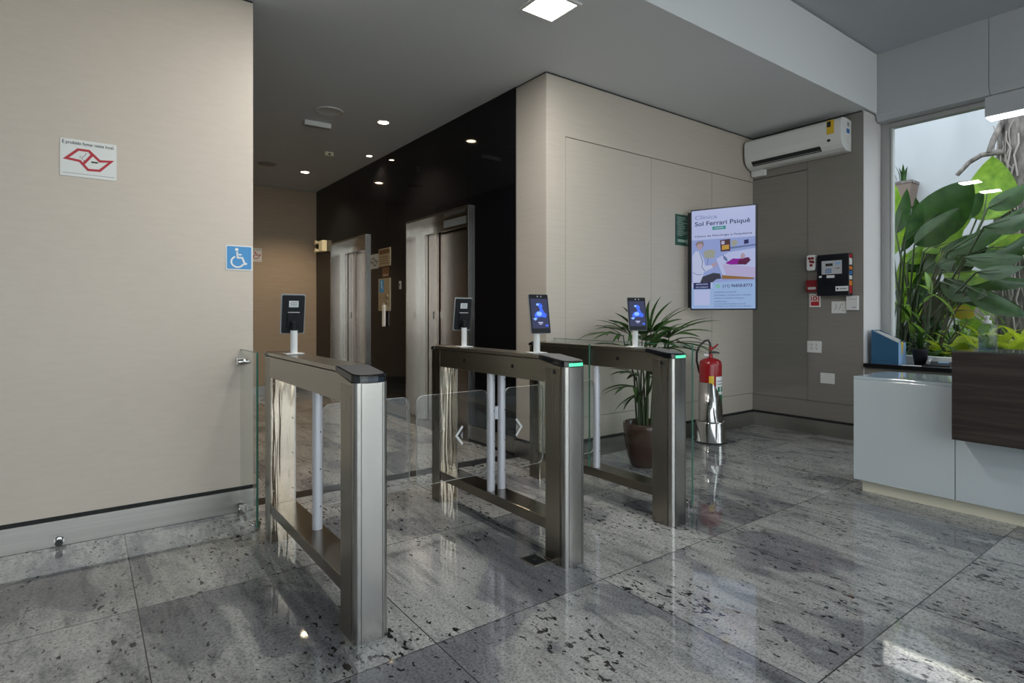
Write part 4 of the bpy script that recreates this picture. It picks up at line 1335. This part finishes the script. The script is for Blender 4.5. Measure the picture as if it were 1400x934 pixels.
t = thing('sanitizer_bottle', 'clear sanitizer bottle with pump on the wood counter', 'bottle', (4.06, 1.004, 0.9475))
b = MB(); b.lathe([(0.002, 0.0), (0.038, 0.0), (0.042, 0.008), (0.042, 0.125), (0.036, 0.142), (0.016, 0.15), (0.015, 0.158)], 'bottle_clear', seg=32); b.build('bottle_body', t)
b = MB(); b.lathe([(0.002, 0.003), (0.039, 0.003), (0.039, 0.085), (0.002, 0.085)], 'gel_clear', seg=28); b.build('gel', t)
b = MB(); b.cyl((0, 0, 0.152), (0, 0, 0.17), 0.018, 'extrusion', seg=20); b.cyl((0, 0, 0.17), (0, 0, 0.188), 0.006, 'extrusion', seg=12)
b.box((-0.035, -0.008, 0.186), (0.012, 0.008, 0.196), 'extrusion'); b.build('pump', t)
# ------------------------------------------------------------------ things on the window sill
t = thing('magazine_holder', 'blue magazine holder with papers on the window sill', 'magazine holder', (5.875, 2.03, 0.7105), 0)
b = MB()
HW, HDp = 0.17, 0.215      # width across, depth to the window
b.prism([(0, 0), (HDp, 0), (HDp, 0.30), (0, 0.19)], 'x', -HW, -HW + 0.004, 'holder_blue')
b.prism([(0, 0), (HDp, 0), (HDp, 0.30), (0, 0.19)], 'x', -0.004, 0, 'holder_blue')
b.box((-HW + 0.004, HDp - 0.004, 0), (-0.004, HDp, 0.30), 'holder_blue')
b.box((-HW + 0.004, 0.004, 0), (-0.004, HDp - 0.004, 0.004), 'holder_blue')
b.build('case', t)
b = MB(); b.box((-HW + 0.004, 0, 0), (-0.004, 0.004, 0.19), 'holder_light'); b.build('front_board', t)
b = MB()
for q in range(4):
    xq = -HW + 0.02 + 0.035 * q
    b.prism([(0.03, 0.005), (HDp - 0.012, 0.005), (HDp - 0.012, 0.297 - 0.01 * (q % 2)), (0.03, 0.222 - 0.008 * (q % 2))], 'x', xq, xq + 0.004, 'paper')
b.build('papers', t)
b = MB(); b.poly([(-0.115, 0.20), (-0.065, 0.20), (-0.08, 0.09), (-0.10, 0.09)], -0.001, 'sticker_yellow'); b.build('yellow_tag', t)

t = thing('sill_plant', 'small dark potted plant on the window sill', 'potted plant', (5.87, 1.92, 0.7105))
b = MB(); b.lathe([(0.002, 0), (0.045, 0), (0.06, 0.12), (0.064, 0.14), (0.056, 0.142), (0.05, 0.125), (0.002, 0.12)], 'black_matt', seg=24); b.build('pot', t)
b = MB()
rnd = random.Random(5)
for k in range(26):
    a = k * 2.4
    d_ = Vector((math.cos(a), math.sin(a), 0))
    b.leaf(Vector((0, 0, 0.12)), Vector((0, 0, 0.17 + 0.14 * rnd.random())) + d_ * (0.05 + 0.05 * rnd.random()), 0.045, 'leaf_palm', 0.2, 0.2)
b.build('foliage', t)
t = thing('desk_phone', 'dark low telephone lying on the sill beside the small plant', 'telephone', (5.74, 1.76, 0.7105), R(-80))
b = MB(); b.prism([(0, 0), (0.16, 0), (0.16, 0.035), (0, 0.012)], 'x', -0.09, 0.09, 'black_matt'); b.build('base', t, bevel=0.003)
b = MB(); b.tube([(-0.06, 0.02, 0.03), (-0.06, 0.07, 0.048), (-0.06, 0.13, 0.05)], [0.016, 0.012, 0.016], 'grey_plastic', 10); b.build('handset', t)
b = MB(); b.box((0.0, 0.08, 0.026), (0.07, 0.14, 0.034), 'holder_light'); b.build('display', t)
t = thing('loose_paper', 'loose white paper sheet lying on the sill', 'paper', (5.70, 1.93, 0.7105), R(12))
MB().box((-0.04, -0.07, 0), (0.04, 0.07, 0.0015), 'paper').build('sheet', t)

# ------------------------------------------------------------------ garden outside the window
GZ = 0.35
struct(MB().box((XW + 0.12, -6, -0.1), (10.4, 9, GZ), 'earth').build('ground_garden'))
struct(MB().box((10.4, -9, 0), (10.7, 13, 5.90), 'outer_plaster').build('wall_garden'))
struct(MB().box((9.55, -9, GZ), (9.75, 2.55, 1.62), 'outer_brown').build('wall_planter'))
struct(MB().box((XW + 0.12, 6.2, 0), (10.4, 6.4, 6.1), 'outer_plaster').build('wall_garden_side'))

rnd = random.Random(21)


def big_plant(label, roots, leaves, mat_by):
    t = thing('broadleaf_plant', label, 'plant', (roots[0].x, roots[0].y, GZ), 0, None)
    o = Vector(t.location)
    st, fo = MB(), MB()
    for i, (bx, by, tx, ty, wd, depth, mat, roll) in enumerate(leaves):
        p0, p1 = at(bx, by, depth), at(tx, ty, depth + rnd.uniform(-0.25, 0.25))
        view = (at((bx + tx) / 2, (by + ty) / 2, depth) - Vector((0, 0, EYE))).normalized()
        ax = (p1 - p0).normalized()
        s_ = ax.cross(view).normalized()
        s_ = (s_ * math.cos(roll) + view * math.sin(roll)).normalized()
        fo.leaf(p0 - o, p1 - o, wd, mat, rnd.uniform(0.05, 0.16), rnd.uniform(0.12, 0.3), Vector((0, 0, 1)), 10, rnd.uniform(0.7, 0.95), s_)
        r_ = roots[i % len(roots)]
        r0 = Vector((r_.x + rnd.uniform(-.12, .12), r_.y + rnd.uniform(-.12, .12), GZ))
        mid = r0.lerp(p0, 0.55) + Vector((0, 0, 0.12))
        st.tube([r0 - o, mid - o, p0 - o, p0.lerp(p1, 0.5) - o + Vector((0, 0, 0.0))], [0.014, 0.012, 0.009, 0.004], 'stem_green', 6)
    st.build('stems', t); fo.build('foliage', t)
    return t


rt = [at(1238, 470, 7.6), at(1252, 475, 7.5), at(1225, 470, 7.7)]
lv = [  # base px, tip px, width m, depth x, material, roll
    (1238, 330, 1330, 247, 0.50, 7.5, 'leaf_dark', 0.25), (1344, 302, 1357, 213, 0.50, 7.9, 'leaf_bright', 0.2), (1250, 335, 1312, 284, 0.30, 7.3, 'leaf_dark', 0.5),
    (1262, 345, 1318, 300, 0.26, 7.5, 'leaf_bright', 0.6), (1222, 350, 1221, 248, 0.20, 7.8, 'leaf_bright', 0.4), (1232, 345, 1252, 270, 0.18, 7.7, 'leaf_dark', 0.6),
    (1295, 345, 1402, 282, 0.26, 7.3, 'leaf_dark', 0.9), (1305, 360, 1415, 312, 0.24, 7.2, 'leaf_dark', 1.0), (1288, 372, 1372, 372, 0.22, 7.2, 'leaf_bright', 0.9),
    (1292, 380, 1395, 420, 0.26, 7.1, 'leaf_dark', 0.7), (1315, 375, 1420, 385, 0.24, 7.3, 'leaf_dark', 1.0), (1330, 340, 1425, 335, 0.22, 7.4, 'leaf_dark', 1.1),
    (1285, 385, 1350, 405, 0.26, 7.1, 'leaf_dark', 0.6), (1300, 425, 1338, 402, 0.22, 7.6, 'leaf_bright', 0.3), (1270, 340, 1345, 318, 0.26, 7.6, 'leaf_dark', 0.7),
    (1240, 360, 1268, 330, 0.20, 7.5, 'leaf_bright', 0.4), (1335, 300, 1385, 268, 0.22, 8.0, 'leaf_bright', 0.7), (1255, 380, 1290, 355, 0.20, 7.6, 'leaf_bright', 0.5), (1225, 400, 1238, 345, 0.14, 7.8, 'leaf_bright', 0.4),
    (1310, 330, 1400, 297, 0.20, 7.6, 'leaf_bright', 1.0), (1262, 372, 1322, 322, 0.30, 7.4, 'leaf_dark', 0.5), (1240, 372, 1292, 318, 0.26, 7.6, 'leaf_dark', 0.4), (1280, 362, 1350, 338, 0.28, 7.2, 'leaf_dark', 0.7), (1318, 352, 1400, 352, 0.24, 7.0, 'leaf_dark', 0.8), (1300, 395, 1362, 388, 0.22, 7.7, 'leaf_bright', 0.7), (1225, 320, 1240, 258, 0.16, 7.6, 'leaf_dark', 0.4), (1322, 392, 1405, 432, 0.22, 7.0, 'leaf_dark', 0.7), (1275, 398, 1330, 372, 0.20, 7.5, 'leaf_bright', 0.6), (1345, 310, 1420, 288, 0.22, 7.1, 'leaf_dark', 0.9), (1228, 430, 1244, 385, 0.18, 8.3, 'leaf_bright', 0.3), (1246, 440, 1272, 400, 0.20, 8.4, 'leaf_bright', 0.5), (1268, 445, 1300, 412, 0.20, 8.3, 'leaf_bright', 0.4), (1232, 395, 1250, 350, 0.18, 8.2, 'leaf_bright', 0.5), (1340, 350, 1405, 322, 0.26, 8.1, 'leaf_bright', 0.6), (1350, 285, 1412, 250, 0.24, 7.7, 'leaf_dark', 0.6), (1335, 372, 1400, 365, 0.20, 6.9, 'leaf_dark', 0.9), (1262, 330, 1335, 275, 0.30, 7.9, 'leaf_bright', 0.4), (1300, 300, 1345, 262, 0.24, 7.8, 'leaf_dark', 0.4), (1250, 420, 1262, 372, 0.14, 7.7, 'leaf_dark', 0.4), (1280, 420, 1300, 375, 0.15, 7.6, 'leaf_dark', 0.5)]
big_plant('tall broad leaved plant filling the left of the garden window', rt, lv, None)

# bare stalks beside it
t = thing('stalk_clump', 'thicket of thin leafy stalks at the window corner', 'plant', at(1245, 470, 7.3) * 1.0)
t.location.z = GZ
o = Vector(t.location)
st, fo = MB(), MB()
for k in range(34):
    bx = rnd.uniform(1222, 1275); tx = bx + rnd.uniform(-8, 60); ty = rnd.uniform(335, 440)
    dp = rnd.uniform(7.0, 7.8)
    p0 = at(bx, 480, dp); p0.z = GZ
    p1 = at(tx, ty, dp)
    st.tube([p0 - o, p0.lerp(p1, 0.5) - o + Vector((0, 0, 0.08)), p1 - o], [0.011, 0.009, 0.005], 'stem_green' if k % 3 else 'stem_brown', 6)
    for q in range(3):
        c_ = p0.lerp(p1, rnd.uniform(0.35, 1.0))
        d_ = Vector((rnd.uniform(-.2, .2), rnd.uniform(-.25, .2), rnd.uniform(-.02, .26)))
        fo.leaf(c_ - o, c_ + d_ - o, 0.06, rnd.choice(['leaf_dark', 'leaf_strap', 'leaf_dark']), 0.1, 0.2)
st.build('stalks', t); fo.build('foliage', t)

# tree trunk wrapped in root fibres
tp = at(1408, 300, 8.4)
t = thing('tree', 'fibrous grey tree trunk with a bare branch at window edge', 'tree', (tp.x, tp.y, GZ))
b = MB()
b.tube([(0, 0, -0.1), (0.02, 0.0, 0.8), (0, 0.01, 1.8), (-0.02, 0.0, 3.2), (0, -0.02, 4.6)], [0.34, 0.30, 0.27, 0.25, 0.22], 'bark', 24)
b.build('trunk', t)
b = MB()
for k in range(110):
    a = rnd.uniform(PI * 0.45, PI * 1.75); z = rnd.uniform(0.6, 3.0); l_ = rnd.uniform(0.3, 0.9)
    pts = []
    for q in range(5):
        aa = a + rnd.uniform(-0.12, 0.12)
        rr = 0.285 + rnd.uniform(-0.015, 0.03)
        pts.append((rr * math.cos(aa), rr * math.sin(aa), z - l_ * q / 4))
    b.tube(pts, rnd.uniform(0.004, 0.010), 'fibre', 5)
b.build('root_fibres', t)
o = Vector(t.location)
b = MB()
b.tube([at(1385, 160, 8.3) - o, at(1368, 172, 8.2) - o, at(1358, 192, 8.1) - o, at(1352, 208, 8.1) - o], [0.04, 0.035, 0.032, 0.026], 'bark', 10)
b.tube([at(1388, 216, 8.3) - o, at(1366, 208, 8.15) - o, at(1342, 212, 8.1) - o, at(1325, 222, 8.1) - o, at(1308, 240, 8.1) - o], [0.036, 0.032, 0.028, 0.026, 0.022], 'bark', 10)
b.build('branch', t)


def ground_plant(label, px, depth, h, mat, n, wd, strap, grp):
    p = at(px, 470, depth)
    t = thing('ground_plant', label, 'plant', (p.x, p.y, GZ), 0, grp)
    b = MB()
    for k in range(n):
        a = k * 2.39996 + rnd.uniform(-0.3, 0.3)
        d_ = Vector((math.cos(a), math.sin(a), 0))
        if strap:
            l_ = rnd.uniform(0.18, 0.42) * h / 0.6
            base = d_ * 0.03 + Vector((0, 0, 0.02)); tip = d_ * l_ + Vector((0, 0, h * rnd.uniform(0.45, 1.0)))
            b.leaf(base, tip, wd, mat, 0.18, 0.25, Vector((0, 0, 1)), 7, 0.6)
        else:
            z = h * (0.25 + 0.75 * k / n)
            base = Vector((0, 0, z * 0.8)) + d_ * 0.03; tip = d_ * rnd.uniform(0.16, 0.30) + Vector((0, 0, z + rnd.uniform(-.05, .1)))
            b.leaf(base, tip, wd, mat, 0.15, 0.2, Vector((0, 0, 1)), 6, 0.75)
    b.build('foliage', t)
    if not strap:
        s_ = MB(); s_.cyl((0, 0, 0), (0, 0, h * 0.85), 0.008, 'stem_green', seg=6); s_.build('stem', t)
    return t


for px, dp, h in ((1292, 8.3, 0.85), (1318, 8.6, 0.95), (1345, 8.2, 0.98), (1365, 8.8, 1.10), (1388, 8.4, 1.05), (1410, 8.7, 1.10), (1300, 7.6, 0.75), (1378, 9.1, 1.15)):
    ground_plant('strap leaved green plant growing in the bed behind the desk', px, dp, h, 'leaf_strap', 22, 0.05, True, 'strap leaved plants in the garden bed')
for px, dp, h in ((1310, 7.1, 0.58), (1335, 7.0, 0.60), (1362, 7.2, 0.66), (1385, 7.0, 0.62), (1408, 7.1, 0.66), (1290, 7.0, 0.55), (1348, 7.5, 0.70), (1395, 7.6, 0.74)):
    ground_plant('low yellow green leafy plant close behind the window glass', px, dp, h, 'leaf_yellow', 16, 0.13, False, 'yellow green plants behind the glass')
for px, dp, h in ((1265, 6.7, 0.44), (1285, 6.8, 0.44), (1320, 6.7, 0.46), (1350, 6.75, 0.46), (1380, 6.7, 0.48), (1405, 6.7, 0.48), (1240, 6.8, 0.46)):
    ground_plant('low dark green leafy plant at the foot of the window', px, dp, h, 'leaf_dark', 20, 0.11, False, 'dark plants at the window foot')
p = at(1318, 425, 7.5)
t = thing('golden_leaf_plant', 'plant with one golden yellow leaf among the garden stems', 'plant', (p.x, p.y, GZ))
o = Vector(t.location)
b = MB()
b.leaf(at(1302, 424, 7.5) - o, at(1333, 432, 7.5) - o, 0.16, 'leaf_gold', 0.1, 0.2, side=Vector((0, 0.5, 1)))
b.leaf(at(1288, 428, 7.6) - o, at(1336, 408, 7.6) - o, 0.24, 'leaf_bright', 0.1, 0.2, side=Vector((0, 0.4, 1)))
b.leaf(at(1310, 440, 7.5) - o, at(1345, 446, 7.5) - o, 0.12, 'leaf_bright', 0.1, 0.2, side=Vector((0, 0.5, 1)))
b.build('foliage', t)
b = MB()
b.tube([(0, 0, 0), (0, 0.02, 0.3), at(1302, 424, 7.5) - o], 0.009, 'stem_green', 6)
b.tube([(0, 0, 0), (0, 0.06, 0.3), at(1288, 428, 7.6) - o], 0.009, 'stem_green', 6)
b.tube([(0, 0, 0), (0, 0.0, 0.25), at(1310, 440, 7.5) - o], 0.009, 'stem_green', 6)
b.build('stem', t)
p0 = at(1227, 262, 9.3)
t = thing('hanging_planter', 'square terracotta planter box fixed on the garden wall', 'planter', (10.4, at(1237, 262, 10.4).y, at(1237, 266, 10.4).z - 0.22))
b = MB(); b.prism([(-0.14, 0.0), (0.14, 0.0), (0.19, 0.34), (-0.19, 0.34)], 'x', -0.3, -0.002, 'terracotta'); b.prism([(-0.2, 0.34), (0.2, 0.34), (0.2, 0.38), (-0.2, 0.38)], 'x', -0.31, -0.002, 'bark')
b.build('box', t)
b = MB()
for k in range(5):
    b.leaf((-0.15, 0.03 * k - 0.06, 0.34), (-0.18, 0.06 * k - 0.1, 0.62 + 0.05 * (k % 2)), 0.05, 'leaf_dark', 0.1, 0.2)
b.build('foliage', t)

# street side
struct(MB().box((-30, -40, -0.14), (30, YR, -0.02), 'paving').build('pavement_street'))

# ------------------------------------------------------------------ light
wd = bpy.data.worlds.new('sky')
SC.world = wd
wd.use_nodes = True
bg = wd.node_tree.nodes['Background']
bg.inputs[0].default_value = (0.86, 0.93, 1.0, 1)
bg.inputs[1].default_value = 2.6

sun = bpy.data.lights.new('sun', 'SUN')
sun.energy = 9.0; sun.angle = R(0.15); sun.color = (1.0, 0.95, 0.86)
so = bpy.data.objects.new('sun', sun); COL.objects.link(so)
SUN = Vector((1.0, 0.352, 0.725)).normalized()      # towards the sun
so.rotation_euler = SUN.to_track_quat('Z', 'Y').to_euler()
so.location = SUN * 20


def portal(name, loc, rot, sx, sy):
    l_ = bpy.data.lights.new(name, 'AREA')
    l_.shape = 'RECTANGLE'; l_.size = sx; l_.size_y = sy
    l_.cycles.is_portal = True
    o_ = bpy.data.objects.new(name, l_); COL.objects.link(o_)
    o_.location = loc; o_.rotation_euler = rot
    return o_


portal('street_portal', (1.0, YR - 0.13, 1.62), (R(90), 0, 0), 9.3, 3.3)
portal('garden_portal', (XW + 0.09, -0.2, 1.83), (R(90), 0, R(90)), 5.0, 2.2)
for n, x in (('lamp_one', 2.24), ('lamp_two', 1.30)):
    l_ = bpy.data.lights.new(n, 'AREA'); l_.size = 0.22; l_.energy = 14; l_.color = (1, 0.98, 0.95)
    o_ = bpy.data.objects.new(n, l_); COL.objects.link(o_); o_.location = (x, 2.64, HC - 0.02)

# ------------------------------------------------------------------ output look
vs = SC.view_settings
vs.view_transform = 'Standard'
vs.look = 'None'
vs.exposure = 0.5
vs.gamma = 1.0
vs.use_curve_mapping = False
SC.cycles.use_denoising = True
SC.cycles.max_bounces = 10
SC.cycles.diffuse_bounces = 5
SC.cycles.glossy_bounces = 6
SC.cycles.transparent_max_bounces = 16
SC.cycles.sample_clamp_indirect = 8.0
SC.cycles.caustics_reflective = False
SC.cycles.caustics_refractive = False
